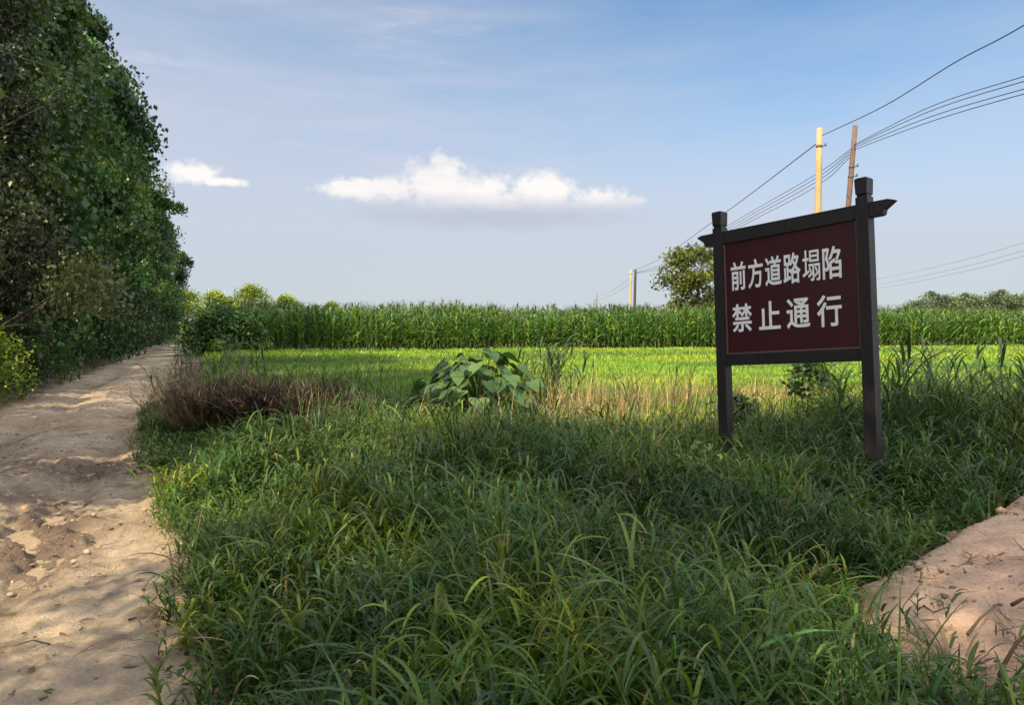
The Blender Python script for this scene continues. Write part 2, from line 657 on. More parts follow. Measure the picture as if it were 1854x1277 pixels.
def build_ground():
    xs, ys = axis(-8, 7, 0.07, 4000, 55), axis(0.5, 15, 0.07, 4000, 60)
    X, Y = np.meshgrid(xs, ys, indexing='ij')
    Z = ground_z(X, Y)
    k = sm(fbm(X, Y, 1.2, 4, 8), -0.5, 0.6)[..., None]
    col = np.array([0.050, 0.040, 0.026]) * (1 - k) + np.array([0.085, 0.070, 0.045]) * k
    rd = sm(road_d(X, Y), -0.45, 0.05)[..., None]
    col = col * (1 - rd) + np.array([0.27, 0.21, 0.15]) * rd
    far = sm(np.hypot(X, Y), 55, 90)[..., None]
    col = col * (1 - far) + np.array([0.09, 0.13, 0.03]) * far
    tag(grid_obj('ground', X, Y, Z, M_SOIL, col), kind='structure')


def road_surface(x, y):
    t = T_of(x, y)
    z = base_z(x, y) - 0.015
    near = 1 - sm(y, 18, 40)
    for t0, w, d in ((-1.15, 0.20, 0.06), (-2.65, 0.22, 0.06), (-1.9, 0.3, -0.03)):
        z = z - d * np.exp(-((t - t0 - 0.10 * fbm(y, y * 0, 3.0, 2, 40)) / w) ** 2) * near
    # churned muddy stretch
    mud = np.exp(-((t + 1.25) / 0.60) ** 2) * sm(y, 3.9, 4.9) * (1 - sm(y, 7.8, 9.3))
    mud = mud * sm(fbm(x, y, 1.1, 3, 44), -0.55, 0.25)
    ridge = 1 - 2 * np.abs(fbm(t * 2.2, y, 0.75, 4, 50))
    ridge2 = fbm(t * 1.6, y, 0.22, 4, 53, 0.6)
    z = z + mud * (0.085 * ridge + 0.095 * ridge2 - 0.09)
    z = z + (0.034 * fbm(x, y, 0.55, 5, 60, 0.62) + 0.014 * fbm(t * 3, y, 0.16, 3, 66)) * near
    z = z + (0.010 + 0.035 * mud) * fbm(x, y, 0.09, 3, 68, 0.6) * near
    # tread marks
    tread = np.sin(y * 2 * np.pi / 0.11 + t * 14) * np.exp(-((t + 0.72) / 0.12) ** 2) * sm(fbm(x, y, 1.5, 2, 70), 0.0, 0.5)
    z = z + 0.010 * tread * (1 - sm(y, 7, 9))
    edge = 1 - sm(np.minimum(t + 3.95, 0.50 - t), 0.0, 0.25)
    z = z + 0.09 * sm(t, -0.35, 0.25) * (1 - sm(y, 18, 30)) * 0 + 0.02 * sm(-t, 3.4, 3.9)
    return z - 0.22 * edge, mud * sm(ridge + ridge2, -0.3, 0.9) + 0.35 * mud


def build_road():
    ts = np.linspace(-3.95, 0.50, 190)
    ys = np.concatenate([-12 + np.arange(0, 13, 0.35), np.arange(1.2, 9, 0.022), np.arange(9, 22, 0.08), np.geomspace(22, 125, 110)])
    TT, Y = np.meshgrid(ts, ys, indexing='ij')
    X = TT - SLOPE * Y
    Z, mud = road_surface(X, Y)
    c = np.array([0.40, 0.32, 0.235])
    k = sm(fbm(X, Y, 0.8, 4, 80), -0.5, 0.5)[..., None]
    col = c * (0.82 + 0.30 * k)
    spk = sm(fbm(X, Y, 0.22, 4, 84, 0.65), 0.12, 0.5)[..., None]
    col = col * (1 - 0.40 * spk)
    wob = 0.10 * fbm(Y, Y * 0, 3.0, 2, 40)
    rut = np.exp(-((TT + 1.15 - wob) / 0.2) ** 2) + np.exp(-((TT + 2.65 - wob) / 0.22) ** 2)
    col = col * (1 - 0.30 * (rut * sm(fbm(X, Y, 0.9, 3, 87), -0.5, 0.3))[..., None])
    warm = sm(fbm(X, Y, 3.0, 2, 83), 0.0, 0.5)[..., None]
    col = col * (1 - 0.4 * warm) + np.array([0.42, 0.31, 0.19]) * 0.4 * warm
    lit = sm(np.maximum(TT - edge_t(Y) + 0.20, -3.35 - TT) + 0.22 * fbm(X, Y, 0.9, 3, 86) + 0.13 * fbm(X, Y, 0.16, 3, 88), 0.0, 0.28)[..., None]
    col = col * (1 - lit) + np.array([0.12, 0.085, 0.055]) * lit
    m = np.clip(mud, 0, 1)[..., None]
    col = col * (1 - 0.75 * m) + np.array([0.10, 0.072, 0.062]) * 0.75 * m
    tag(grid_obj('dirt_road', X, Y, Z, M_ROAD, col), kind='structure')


def build_mound():
    xs = np.concatenate([np.arange(1.2, 5, 0.022), np.arange(5, 10, 0.1)])
    ys = np.arange(0.6, 9, 0.022)
    X, Y = np.meshgrid(xs, ys, indexing='ij')
    H, sd = mound_h(X, Y)
    Z = base_z(X, Y) + H + sm(sd, 0, .3) * (0.085 * fbm(X, Y, 0.5, 4, 90) + 0.026 * fbm(X, Y, 0.14, 4, 93, 0.65))
    k = sm(fbm(X, Y, 0.9, 4, 97), -0.4, 0.5)[..., None]
    col = np.array([0.56, 0.42, 0.30]) * (1 - k) + np.array([0.58, 0.385, 0.285]) * k
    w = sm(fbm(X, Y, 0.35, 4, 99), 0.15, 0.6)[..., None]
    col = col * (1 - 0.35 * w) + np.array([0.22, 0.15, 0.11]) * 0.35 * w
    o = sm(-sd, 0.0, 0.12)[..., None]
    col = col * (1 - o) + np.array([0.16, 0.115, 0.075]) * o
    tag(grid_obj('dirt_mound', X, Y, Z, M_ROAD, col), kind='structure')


build_ground()
build_road()
build_mound()


def zsurf(x, y):
    x, y = np.asarray(x, float), np.asarray(y, float)
    g = ground_z(x, y)
    h, sd = mound_h(x, y)
    r, _ = road_surface(x, y)
    t = T_of(x, y)
    z = np.where(sd > -0.05, np.maximum(g, base_z(x, y) + h), g)
    return np.where((t > -3.95) & (t < 0.50), np.maximum(z, r), z)


def gz(x, y):
    return float(zsurf(np.array([x]), np.array([y]))[0])


# ------------------------------------------------------------------ trees
SEED = iter(range(300, 400))


def tree_meshes(name, H, rad, nclump, nleaf, lsize, z0, cols, shape='column', trunk_r=0.16, droop=0.7, spread=0.5, limb_frac=0.5, lean=0.0, hang=0.62, twigs=0):
    """one trunk+limbs mesh and one crown mesh, base at the origin"""
    rng = np.random.default_rng(next(SEED))
    cr, tr = Acc(), Acc()
    tz = np.linspace(0, H * 0.94, 9)
    off = np.cumsum(rng.normal(0, 0.05, (9, 2)), 0) * (tz / H)[:, None] * 2
    trunk = np.stack([off[:, 0] + lean * tz, off[:, 1], tz - 0.1], -1)
    add_tube(tr, trunk, trunk_r * np.interp(tz / H, [0, .06, .5, .94], [1.35, 1.0, .6, .12]), 8)
    u = rng.uniform(0, 1, nclump)
    z = z0 + (H - z0) * u
    if shape == 'column':
        prof = np.interp(u, [0, .08, .3, .6, .85, 1], [.62, .85, 1, .92, .66, .2])
    elif shape == 'round':
        prof = np.sqrt(np.clip(1 - (2 * u - 1) ** 2, 0.02, 1))
    else:                                       # bush
        prof = np.interp(u, [0, .3, .7, 1], [.95, 1, .75, .2])
    a = rng.uniform(0, 2 * np.pi, nclump)
    rr = rad * prof * np.sqrt(rng.uniform(0.3 if shape == 'column' else 0.12, 1, nclump)) * (1 + 0.22 * np.sin(a * 3 + z * 1.3)) * rng.choice([1.0, 1.0, 1.0, 1.22], nclump) * (1 + 0.28 * np.interp(z, np.linspace(0, H, 9), rng.normal(0, 1, 9)).clip(-1, 1) * (shape == 'column'))
    cx = np.interp(z, tz, trunk[:, 0]) + rr * np.cos(a)
    cy = np.interp(z, tz, trunk[:, 1]) + rr * np.sin(a)
    ctr = np.stack([cx, cy, z], -1)
    for i in rng.choice(nclump, int(nclump * limb_frac), replace=False):
        zb = max(0.15, z[i] - rr[i] * rng.uniform(0.5, 1.1))
        b = np.array([np.interp(zb, tz, trunk[:, 0]), np.interp(zb, tz, trunk[:, 1]), zb])
        mid = (b + ctr[i]) / 2 + rng.normal(0, 0.08, 3) * rad * 0.4 + np.array([0, 0, 0.06 * rad])
        q = np.linspace(0, 1, 5)[:, None]
        P = (1 - q) ** 2 * b + 2 * q * (1 - q) * mid + q ** 2 * ctr[i]
        r0 = trunk_r * 0.30 * (1 - 0.6 * zb / H)
        add_tube(tr, P, np.linspace(r0, r0 * 0.2, 5), 5)
    for _ in range(twigs):
        j = rng.integers(nclump)
        o = ctr[j] - np.array([np.interp(z[j], tz, trunk[:, 0]), np.interp(z[j], tz, trunk[:, 1]), z[j] - 0.3])
        o = o / (np.linalg.norm(o) + 1e-6) + rng.normal(0, 0.35, 3)
        q = np.linspace(0, 1, 5)[:, None]
        add_tube(tr, ctr[j] + o * q * rng.uniform(0.7, 1.3) - np.array([0, 0, 0.3]) * q ** 2, np.linspace(0.012, 0.004, 5), 4)
    k = np.maximum(8, (nleaf * rng.lognormal(0, 0.45, nclump))).astype(int)
    idx = np.repeat(np.arange(nclump), k)
    N = len(idx)
    sp = spread * rng.uniform(0.6, 1.3, nclump)
    g = np.clip(rng.normal(0, 1, (N, 3)), -1.9, 1.9) * sp[idx][:, None] * np.array([1, 1, hang])
    g[:, 2] -= 0.22 * (g[:, 0] ** 2 + g[:, 1] ** 2) / (spread + 1e-6)
    P = ctr[idx] + g
    P[:, 2] = np.where(P[:, 2] < 0.05, rng.uniform(0.05, 0.8, len(P)), P[:, 2])
    V, F = leaves(P, lsize * rng.uniform(0.6, 1.35, N), droop, 0.75, rng)
    ccol = np.asarray(cols, float)[rng.choice(len(cols), nclump)]
    ccol = ccol * np.exp(rng.normal(0, 0.42, (nclump, 1)))
    c = ccol[idx] * np.exp(rng.normal(0, 0.28, (N, 1))) * np.exp(rng.normal(0, 0.06, (N, 3)))
    cr.add(V, F, np.repeat(c, 4, 0))
    return tr.mesh(name + '_trunk', M_BARK, True), cr.mesh(name + '_crown', M_TREE)


def make_tree(name, label, cat, loc, meshes, group=None, rz=0.0, sc=1.0):
    t = thing(name, label, cat, loc, rz, group)
    t.scale = (sc, sc, sc) if isinstance(sc, (int, float)) else sc
    obj('trunk', meshes[0], t)
    obj('crown', meshes[1], t)
    return t


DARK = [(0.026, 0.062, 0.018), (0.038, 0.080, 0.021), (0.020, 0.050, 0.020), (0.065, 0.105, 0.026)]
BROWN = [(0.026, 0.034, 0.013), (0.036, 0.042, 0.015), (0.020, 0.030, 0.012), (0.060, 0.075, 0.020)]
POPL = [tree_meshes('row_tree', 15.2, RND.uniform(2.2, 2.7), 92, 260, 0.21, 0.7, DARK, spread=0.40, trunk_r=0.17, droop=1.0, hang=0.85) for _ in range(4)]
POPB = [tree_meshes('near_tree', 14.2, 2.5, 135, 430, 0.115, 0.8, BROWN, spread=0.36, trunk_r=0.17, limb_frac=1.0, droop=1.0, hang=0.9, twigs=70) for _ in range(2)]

ROW = 'trees in the row along the left side of the dirt track'
row_y = [-17, -12.8, -9.2, -6.0, -2.9, 4.6, 7.2, 9.6, 16.2, 19.4, 22.6, 27, 31.5, 36, 41, 46, 51.5, 57, 63, 69, 76, 83, 90]
for i, y in enumerate(row_y):
    t = -6.0 + RND.uniform(-0.35, 0.35)
    if y > 45:
        t = -5.6
    ms = POPB[i % 2] if y < 19 else POPL[(i * 3 + i // 4) % 4]
    s = RND.uniform(0.92, 1.08) * (1.12 if y < 3 else 1.0)
    if y < 0:
        lab = 'leafy tree of the row continuing behind the viewer, shading the track'
    elif y < 12:
        lab = 'near leafy tree of the row at the left edge, mostly past the frame'
    elif y < 21:
        lab = 'olive brown leafy tree at the near end of the row by the bright bush'
    else:
        lab = 'tall dark green tree in the receding row left of the dirt track'
    x = t - SLOPE * y
    make_tree('roadside_tree', lab, 'tree', (x, y, gz(x, y)), ms, ROW, RND.uniform(0, 6.28), (s * (RND.uniform(0.85, 1.12) if y > 12 or y < -5 else 0.86),) * 2 + (s * RND.uniform(0.88, 1.08),))

# shrubs at the foot of the row
SHR = [tree_meshes('shrub', 1.7, 0.95, 46, 70, 0.10, 0.15, DARK, 'bush', 0.03, 0.3, 0.24, 0.7) for _ in range(2)]
SHG = tree_meshes('field_shrub', 1.7, 0.95, 46, 70, 0.12, 0.1, [(0.05, 0.10, 0.028), (0.07, 0.13, 0.034), (0.09, 0.14, 0.036)], 'bush', 0.03, 0.3, 0.24, 0.7)
BRSH = tree_meshes('bright_shrub', 1.75, 0.85, 60, 90, 0.075, 0.1, [(0.17, 0.24, 0.03), (0.21, 0.27, 0.035), (0.12, 0.20, 0.03)], 'bush', 0.03, 0.2, 0.2, 0.7)
for i, (y, t, s) in enumerate([(17.2, -4.3, 0.8), (21, -4.7, 1.05), (25, -4.4, 0.9), (29.5, -4.6, 1.2), (34, -4.2, 1.1), (40, -4.2, 1.3), (47, -3.9, 1.4), (55, -3.9, 1.6), (64, -3.9, 1.7), (75, -3.8, 2.0)]):
    x = t - SLOPE * y
    make_tree('roadside_shrub', 'low dark shrub under the tree row along the left edge of the track', 'shrub', (x, y, gz(x, y)), SHR[i % 2],
              'shrubs at the foot of the tree row', RND.uniform(0, 6), s)
y = 14.6
x = -4.25 - SLOPE * y
make_tree('bright_shrub', 'bright yellow green sunlit bush at the left edge beside the track', 'shrub', (x, y, gz(x, y)), BRSH, None, 1.0, (1.0, 1.0, 1.05))

# sunlit trees where the track ends
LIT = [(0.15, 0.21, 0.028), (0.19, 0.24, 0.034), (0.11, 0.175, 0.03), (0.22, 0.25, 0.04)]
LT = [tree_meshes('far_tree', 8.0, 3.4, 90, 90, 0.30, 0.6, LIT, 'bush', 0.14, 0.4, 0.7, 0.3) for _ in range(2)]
for i, (px, pt, Y, wsc) in enumerate([(338, 528, 122, 1.0), (392, 527, 130, 1.0), (455, 519, 128, 1.15), (520, 534, 134, 0.85), (602, 548, 140, 0.7), (300, 540, 128, 1.0)]):
    p = at(px, pt, Y)
    make_tree('bushy_tree', ['yellow green bushy tree at the far end of the track', 'light green low tree just right of the track end', 'tallest sunlit bushy tree behind the left end of the corn',
                             'small bright round tree behind the left end of the corn', 'lowest pale green treetop just showing over the corn', 'bushy tree half hidden behind the end of the dark row'][i],
              'tree', (p.x, Y, 0), LT[i % 2], 'sunlit trees beyond the corn at left', RND.uniform(0, 6), (wsc, wsc, p.z / 8.1))

# the single tree behind the corn, left of the sign
MT = tree_meshes('field_tree', 9.0, 3.1, 75, 100, 0.27, 3.0, [(0.10, 0.125, 0.03), (0.075, 0.105, 0.028), (0.13, 0.145, 0.035)], 'round', 0.17, 0.5, 0.50, 0.9)
p = at(1262, 440, 62)
make_tree('field_tree', 'lone open-crowned tree rising over the corn just left of the sign', 'tree', (p.x, 62, 0), MT, None, 0.4, (1.02, 1.02, p.z / 9.15))

FARG = [(0.085, 0.115, 0.05), (0.07, 0.10, 0.05), (0.10, 0.13, 0.055)]
FT = [tree_meshes('distant_tree', 8.0, 3.6, 70, 80, 0.34, 1.0, FARG, 'round', 0.15, 0.4, 0.75, 0.3) for _ in range(2)]
for i, (px, pt) in enumerate([(1662, 545), (1692, 530), (1722, 536), (1752, 533), (1782, 538), (1812, 527), (1842, 534), (1874, 532), (1910, 536)]):
    Y = 150 + RND.uniform(-8, 12)
    p = at(px, pt, Y)
    make_tree('distant_tree', 'hazy green tree in the distant row right of the sign', 'tree', (p.x, Y, 0), FT[i % 2], 'distant trees right of the sign', RND.uniform(0, 6), (0.95, 0.95, p.z / 8.2))

# ------------------------------------------------------------------ corn
CORN_COL = [(0.072, 0.165, 0.028), (0.105, 0.210, 0.036), (0.050, 0.120, 0.027), (0.165, 0.250, 0.046)]


def corn_acc(nl=12):
    a = Acc()
    H = 2.05 * RND.uniform(0.94, 1.06)
    zz = np.linspace(0, H, 5)
    st = np.stack([np.cumsum(rng.normal(0, 0.012, 5)), np.cumsum(rng.normal(0, 0.012, 5)), zz], -1)
    add_tube(a, st, np.linspace(0.016, 0.006, 5), 5, (0.10, 0.15, 0.04))
    z = np.linspace(0.25, H - 0.12, nl) + rng.normal(0, 0.03, nl)
    az = np.arange(nl) * np.pi + RND.uniform(0, 3) + rng.normal(0, 0.35, nl)
    L = np.interp(z / H, [0, .4, .8, 1], [.55, .85, .75, .45]) * rng.uniform(0.85, 1.15, nl)
    b = np.stack([np.interp(z, zz, st[:, 0]), np.interp(z, zz, st[:, 1]), z], -1)
    V, F, per = blades(b, L, 0.10, az, rng.uniform(0.25, 0.55, nl), rng.uniform(0.9, 2.1, nl), 5, 'corn', 0.25)
    a.add(V, F, tints(nl, per, CORN_COL, 0.26))
    nt = 5
    b = np.tile(st[-1], (nt, 1))
    V, F, per = blades(b, rng.uniform(0.25, 0.46, nt), 0.02, rng.uniform(0, 6.3, nt), rng.uniform(0.05, 0.5, nt), 0.5, 3, 'grass')
    a.add(V, F, tints(nt, per, [(0.085, 0.085, 0.03), (0.07, 0.06, 0.03)], 0.15))
    return a


corn_accs = [corn_acc() for _ in range(8)]
corn_me = [a.mesh('corn_plant', M_CORN) for a in corn_accs]


def corn_edge(x):
    return np.interp(x, [-20, -16.5, 12, 36, 60], [38.5, 39, 44.5, 50, 54])


spots = []
for r in range(14):
    for x in np.arange(-24, 58, 0.25):
        xx = x + RND.uniform(-0.06, 0.06)
        yy = float(corn_edge(xx)) + r * 0.62 + RND.uniform(-0.1, 0.1)
        if T_of(xx, yy) < 0.35 + RND.uniform(0, 0.3):
            continue
        if abs(xx / yy) > 0.80:
            continue
        spots.append((r, xx, yy))
front = [s for s in spots if s[0] == 0 and abs(s[1] / s[2]) < 0.69]
second = [s for s in spots if s[0] == 1 and abs(s[1] / s[2]) < 0.69]
front.sort(key=lambda s: s[2])
second.sort(key=lambda s: s[2])
singles = (front + second)[:300]
sset = set(singles)
for s in singles:
    k = RND.randrange(8)
    o = obj('corn_plant', corn_me[k], None, (s[1], s[2], gz(s[1], s[2]) - 0.02))
    o.rotation_euler = (RND.gauss(0, .04), RND.gauss(0, .04), RND.uniform(0, 6.28))
    h = RND.uniform(0.86, 1.12) + 0.20 * float(fbm(s[1], s[2], 1.8, 3, 230))
    o.scale = (1, 1, h)
    tag(o, 'green corn plant standing along the near edge of the tall corn field', 'corn plant', 'corn plants along the field edge')
acc = Acc()
for s in spots:
    if s in sset:
        continue
    src = corn_accs[RND.randrange(8)]
    V = np.concatenate(src.V)
    a = RND.uniform(0, 6.28)
    c, d = math.cos(a), math.sin(a)
    h = RND.uniform(0.92, 1.14) + 0.006 * s[0] + 0.20 * float(fbm(s[1], s[2], 1.8, 3, 230))
    Vn = np.stack([V[:, 0] * c - V[:, 1] * d + s[1], V[:, 0] * d + V[:, 1] * c + s[2], V[:, 2] * h], -1)
    base = acc.n
    acc.V.append(Vn)
    acc.K.append(np.concatenate(src.K))
    for f in src.F:
        acc.F.append(f + base)
    acc.n += len(Vn)
tag(obj('corn_field', acc.mesh('corn_field', M_CORN)), 'deep rows of tall green corn filling the field behind its near edge', 'corn', kind='stuff')


# ------------------------------------------------------------------ grass and field
def scatter(n, x0, x1, y0, y1, keep):
    x = rng.uniform(x0, x1, n)
    y = rng.uniform(y0, y1, n)
    k = keep(x, y) > rng.uniform(0, 1, n)
    inv = np.abs(x) < 0.74 * y + 1.2
    return x[k & inv], y[k & inv]


def clumps(x, y, per_lo, per_hi, rad):
    n = rng.integers(per_lo, per_hi + 1, len(x))
    i = np.repeat(np.arange(len(x)), n)
    a = rng.uniform(0, 2 * np.pi, len(i))
    r = rad * np.sqrt(rng.uniform(0, 1, len(i)))
    return i, x[i] + r * np.cos(a), y[i] + r * np.sin(a), a


def field_limit(x):
    """distance at which the rank verge gives way to the low green crop"""
    return np.interp(x, [-6, -2.5, 0.5, 1.5, 4, 6, 9], [13.5, 12.8, 12.0, 9.6, 8.8, 9.0, 10.0])


def verge_keep(x, y):
    t = T_of(x, y)
    k = sm(-road_d(x, y), -0.10, 0.16)
    k = k * (t > -1.4)
    _, sd = mound_h(x, y)
    k = k * (1 - 0.93 * sm(sd, -0.02, 0.10)) * (1 - sm(sd, 0.10, 0.45))
    k = k * (1 - sm(y - field_limit(x) + fbm(x, y, 1.5, 3, 110) * 1.2, -0.4, 0.8))
    k = k * (0.28 + 0.72 * sm(fbm(x, y, 0.7, 3, 120), -0.45, 0.15))
    return k


G_COL = [(0.033, 0.074, 0.014), (0.044, 0.086, 0.016), (0.025, 0.066, 0.022), (0.080, 0.115, 0.019), (0.043, 0.070, 0.032)]
G_P = [0.3, 0.25, 0.2, 0.15, 0.10]


def hmap(x, y):
    h = 0.27 + 0.10 * fbm(x, y, 1.3, 3, 130)
    h = h + 0.03 * sm(y, 3.5, 8)
    h = h + 0.13 * fbm(x, y, 0.9, 3, 240) * sm(y, 4, 7)
    h = h * (1 + 0.42 * fbm(x, y, 0.55, 2, 250)) + 0.03
    h = h + 0.17 * sm(x, 2.9, 3.9) * sm(y, 6.4, 7.6)
    h = h * (1 - 0.38 * sm(y, 7.5, 10.0) * (1 - sm(x, 2.6, 3.6)))
    h = h * (1 - 0.50 * np.exp(-((poly_sd(x, y, MOUND) / 0.42) ** 2)) * (y < 3.6))
    # shorter towards the track and round the foot of the sign
    h = h * (0.55 + 0.45 * sm(T_of(x, y), -0.2, 0.9))
    h = h * (1 - 0.80 * np.exp(-(((x - 2.68) / 0.6) ** 2 + ((y - 5.45) / 0.95) ** 2)))
    h = h * (1 - 0.45 * np.exp(-(((x + 0.5) / 0.9) ** 2 + ((y - 9.6) / 0.9) ** 2)))
    h = h * (1 - 0.25 * np.exp(-(((x - 2.0) / 0.5) ** 2 + ((y - 6.9) / 0.6) ** 2)))
    return h


def verge():
    acc = Acc()
    for (y0, y1, n, lo, hi, w, nseg, x0, x1) in ((1.35, 4.2, 1300, 6, 12, 0.0112, 8, -3, 4.5), (4.2, 8.0, 3000, 7, 12, 0.0120, 7, -5, 7.5), (8.0, 17.0, 7500, 6, 11, 0.0145, 4, -8.5, 13)):
        x, y = scatter(n, x0, x1, y0, y1, verge_keep)
        i, bx, by, a = clumps(x, y, lo, hi, 0.07)
        N = len(bx)
        h = hmap(bx, by) * np.clip(rng.lognormal(0, 0.32, len(x)), 0.4, 1.55)[i] * rng.uniform(0.5, 1.25, N)
        wid = w * rng.lognormal(0, 0.30, len(x))[i] * rng.uniform(0.6, 1.3, N)
        az = a + rng.normal(0, 0.7, N)
        V, F, per = blades(np.stack([bx, by, zsurf(bx, by) - 0.02], -1), h * 1.40, wid, az, rng.uniform(0.05, 0.60, N), rng.gamma(3.2, 0.65, N), nseg, 'grass', 0.22 if y0 < 8 else 0)
        pick = np.asarray(G_COL)[rng.choice(5, len(x), p=G_P)][i]
        patch = fbm(bx, by, 1.1, 3, 140)[:, None]
        pick = pick * np.exp(0.75 * patch)
        yel = (fbm(bx, by, 0.9, 3, 150) > 0.22)[:, None]
        pick = np.where(yel, pick * np.array([1.5, 1.3, 0.8]), pick)
        c = pick * np.exp(rng.normal(0, 0.22, (N, 1))) * np.exp(rng.normal(0, 0.05, (N, 3)))
        dead = rng.uniform(0, 1, N) < 0.10
        c[dead] = np.array([0.20, 0.15, 0.08]) * np.exp(rng.normal(0, 0.25, (dead.sum(), 1)))
        acc.add(V, F, np.repeat(c, per, 0))
        # leafy stems: alternate blades arching off an upright culm, a soft seed head on some
        xs, ys = scatter(int(n * 1.5), x0, x1, y0, y1, verge_keep)
        i, sx_, sy_, a = clumps(xs, ys, 3, 6, 0.09)
        N = len(sx_)
        sh = (hmap(sx_, sy_) * 1.12 * np.clip(rng.lognormal(0, 0.25, len(xs)), 0.5, 1.45)[i] * rng.uniform(0.6, 1.2, N))
        la, til = a + rng.normal(0, 0.5, N), np.abs(rng.normal(0, 0.26, N))
        sb = np.stack([sx_, sy_, zsurf(sx_, sy_) - 0.01], -1)
        tipv = np.stack([np.cos(la) * np.sin(til), np.sin(la) * np.sin(til), np.cos(til)], -1)
        pc = np.asarray(G_COL)[rng.choice(5, len(xs), p=G_P)][i] * np.exp(0.6 * fbm(sx_, sy_, 1.1, 3, 140))[:, None] * np.exp(rng.normal(0, 0.15, (N, 1)))
        yl = (fbm(sx_, sy_, 0.9, 3, 150) > 0.12)[:, None]
        pc = np.where(yl, pc * np.array([1.75, 1.45, 0.75]), pc)
        V, F, per = blades(sb, sh, 0.005, la, til, 0.05, 2, 'corn')
        acc.add(V, F, np.repeat(pc * 0.9, per, 0))
        nlv = 6 if y0 < 8 else 4
        side = rng.uniform(0, 6.28, N)
        for q in range(nlv):
            u = (q + 0.6) / nlv * rng.uniform(0.85, 1.1, N)
            bb = sb + tipv * (sh * np.minimum(u, 1))[:, None]
            V, F, per = blades(bb, sh * rng.uniform(0.38, 0.72, N) * (1.1 - 0.3 * u), w * 1.1 * rng.uniform(0.7, 1.4, N), side + q * 2.6 + rng.normal(0, 0.4, N), rng.uniform(0.25, 0.8, N), rng.uniform(0.8, 2.3, N), max(3, nseg - 2), 'grass', 0.22 if y0 < 4.2 else 0)
            acc.add(V, F, np.repeat(pc * np.exp(rng.normal(0, 0.16, (N, 1))), per, 0))
        hd = rng.uniform(0, 1, N) < 0.10
        V, F, per = blades((sb + tipv * sh[:, None])[hd], rng.uniform(0.05, 0.10, hd.sum()), 0.011 if y0 < 8 else 0.014, la[hd], 0.3, rng.uniform(0.6, 1.6, hd.sum()), 4, 'corn', 0.5)
        acc.add(V, F, tints(hd.sum(), per, [(0.16, 0.19, 0.06), (0.22, 0.20, 0.09)], 0.2))
        # fine arching stems with small seed heads
        m = rng.uniform(0, 1, len(bx)) < 0.07
        hb = np.minimum(h[m] * 1.5, 0.62)
        V, F, per = blades(np.stack([bx[m], by[m], zsurf(bx[m], by[m])], -1), hb, 0.004 if y0 < 8 else 0.007, az[m], 0.08, rng.uniform(0.3, 1.2, m.sum()), nseg, 'corn')
        acc.add(V, F, tints(m.sum(), per, [(0.09, 0.12, 0.04), (0.15, 0.14, 0.06)], 0.2))
        # broad little leaves low among the blades
        q, yq = scatter(int(n * 3.2), x0, x1, y0, y1, lambda xx, yy: verge_keep(xx, yy) * sm(fbm(xx, yy, 1.0, 3, 160), -0.05, 0.35) * 0.9)
        ii, lx, ly, _ = clumps(q, yq, 8, 18, 0.12)
        P = np.stack([lx, ly, zsurf(lx, ly) + hmap(lx, ly) * rng.uniform(0.15, 0.95, len(lx))], -1)
        V, F = leaves(P, rng.uniform(0.025, 0.06, len(lx)) * (1.0 if y0 < 4 else 1.25), 0.1, 0.55)
        acc.add(V, F, tints(len(lx), 4, [(0.040, 0.078, 0.022), (0.056, 0.090, 0.022)], 0.25))
    tag(obj('verge_grass', acc.mesh('verge_grass', M_GRASS)), 'rank dark green grass and weeds covering the verge between track and sign', 'grass', kind='stuff')


verge()


def crop():
    acc = Acc()
    for (y0, y1, n, x0, x1, w, L) in ((8.5, 16, 34000, -7, 14, 0.018, 0.25), (16, 28, 52000, -12, 23, 0.030, 0.26), (28, 54, 60000, -24, 42, 0.055, 0.30)):
        def keep(x, y):
            k = sm(y - field_limit(x) + fbm(x, y, 1.5, 3, 110) * 2.0, -0.8, 0.8)
            k = k * sm(T_of(x, y), 0.1, 0.6) * (y < corn_edge(x) - 0.1)
            return k * (0.6 + 0.4 * sm(fbm(x, y, 2.5, 3, 170), -0.4, 0.2))
        x, y = scatter(n, x0, x1, y0, y1, keep)
        i, bx, by, a = clumps(x, y, 4, 7, 0.10 + w)
        N = len(bx)
        hh = L * (1 + 0.3 * fbm(bx, by, 2.0, 3, 180)) * rng.uniform(0.6, 1.25, N)
        V, F, per = blades(np.stack([bx, by, zsurf(bx, by) - 0.01], -1), hh, w * rng.uniform(0.7, 1.6, N), a, rng.uniform(0.2, 1.0, N), rng.gamma(2.0, 0.4, N), 3, 'corn')
        base = np.array([0.185, 0.315, 0.040])
        pk = sm(fbm(bx, by, 3.5, 3, 190), -0.3, 0.5)[:, None]
        c = base * (1 - pk) + np.array([0.27, 0.345, 0.040]) * pk
        dk = sm(fbm(bx * 0.35, by, 2.6, 3, 196), 0.02, 0.35)[:, None]
        c = c * (1 - 0.65 * dk) + np.array([0.07, 0.135, 0.04]) * 0.65 * dk
        shade_tint = (sm(-bx - 0.35 * (by - 16) * 0.2, 0.5, 3.0) * (1 - sm(by, 26, 33)))[:, None]  # shade of the tree row put into the crop colour at near left
        shade_tint = shade_tint * (0.6 + 0.4 * sm(fbm(bx, by, 1.8, 3, 205), -0.3, 0.3))[:, None]
        c = c * (1 - 0.8 * shade_tint) + np.array([0.060, 0.115, 0.035]) * 0.8 * shade_tint
        dry = sm(fbm(bx, by, 2.0, 3, 200), 0.25, 0.6)[:, None] * (by < 15)[:, None]
        c = c * (1 - dry) + np.array([0.30, 0.24, 0.09]) * dry
        c = c * np.exp(rng.normal(0, 0.2, (N, 1)))
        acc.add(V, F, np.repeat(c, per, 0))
    tag(obj('low_crop', acc.mesh('low_crop', M_CROP)), 'bright yellow green low crop carpeting the field in front of the corn', 'crop', kind='stuff')


crop()


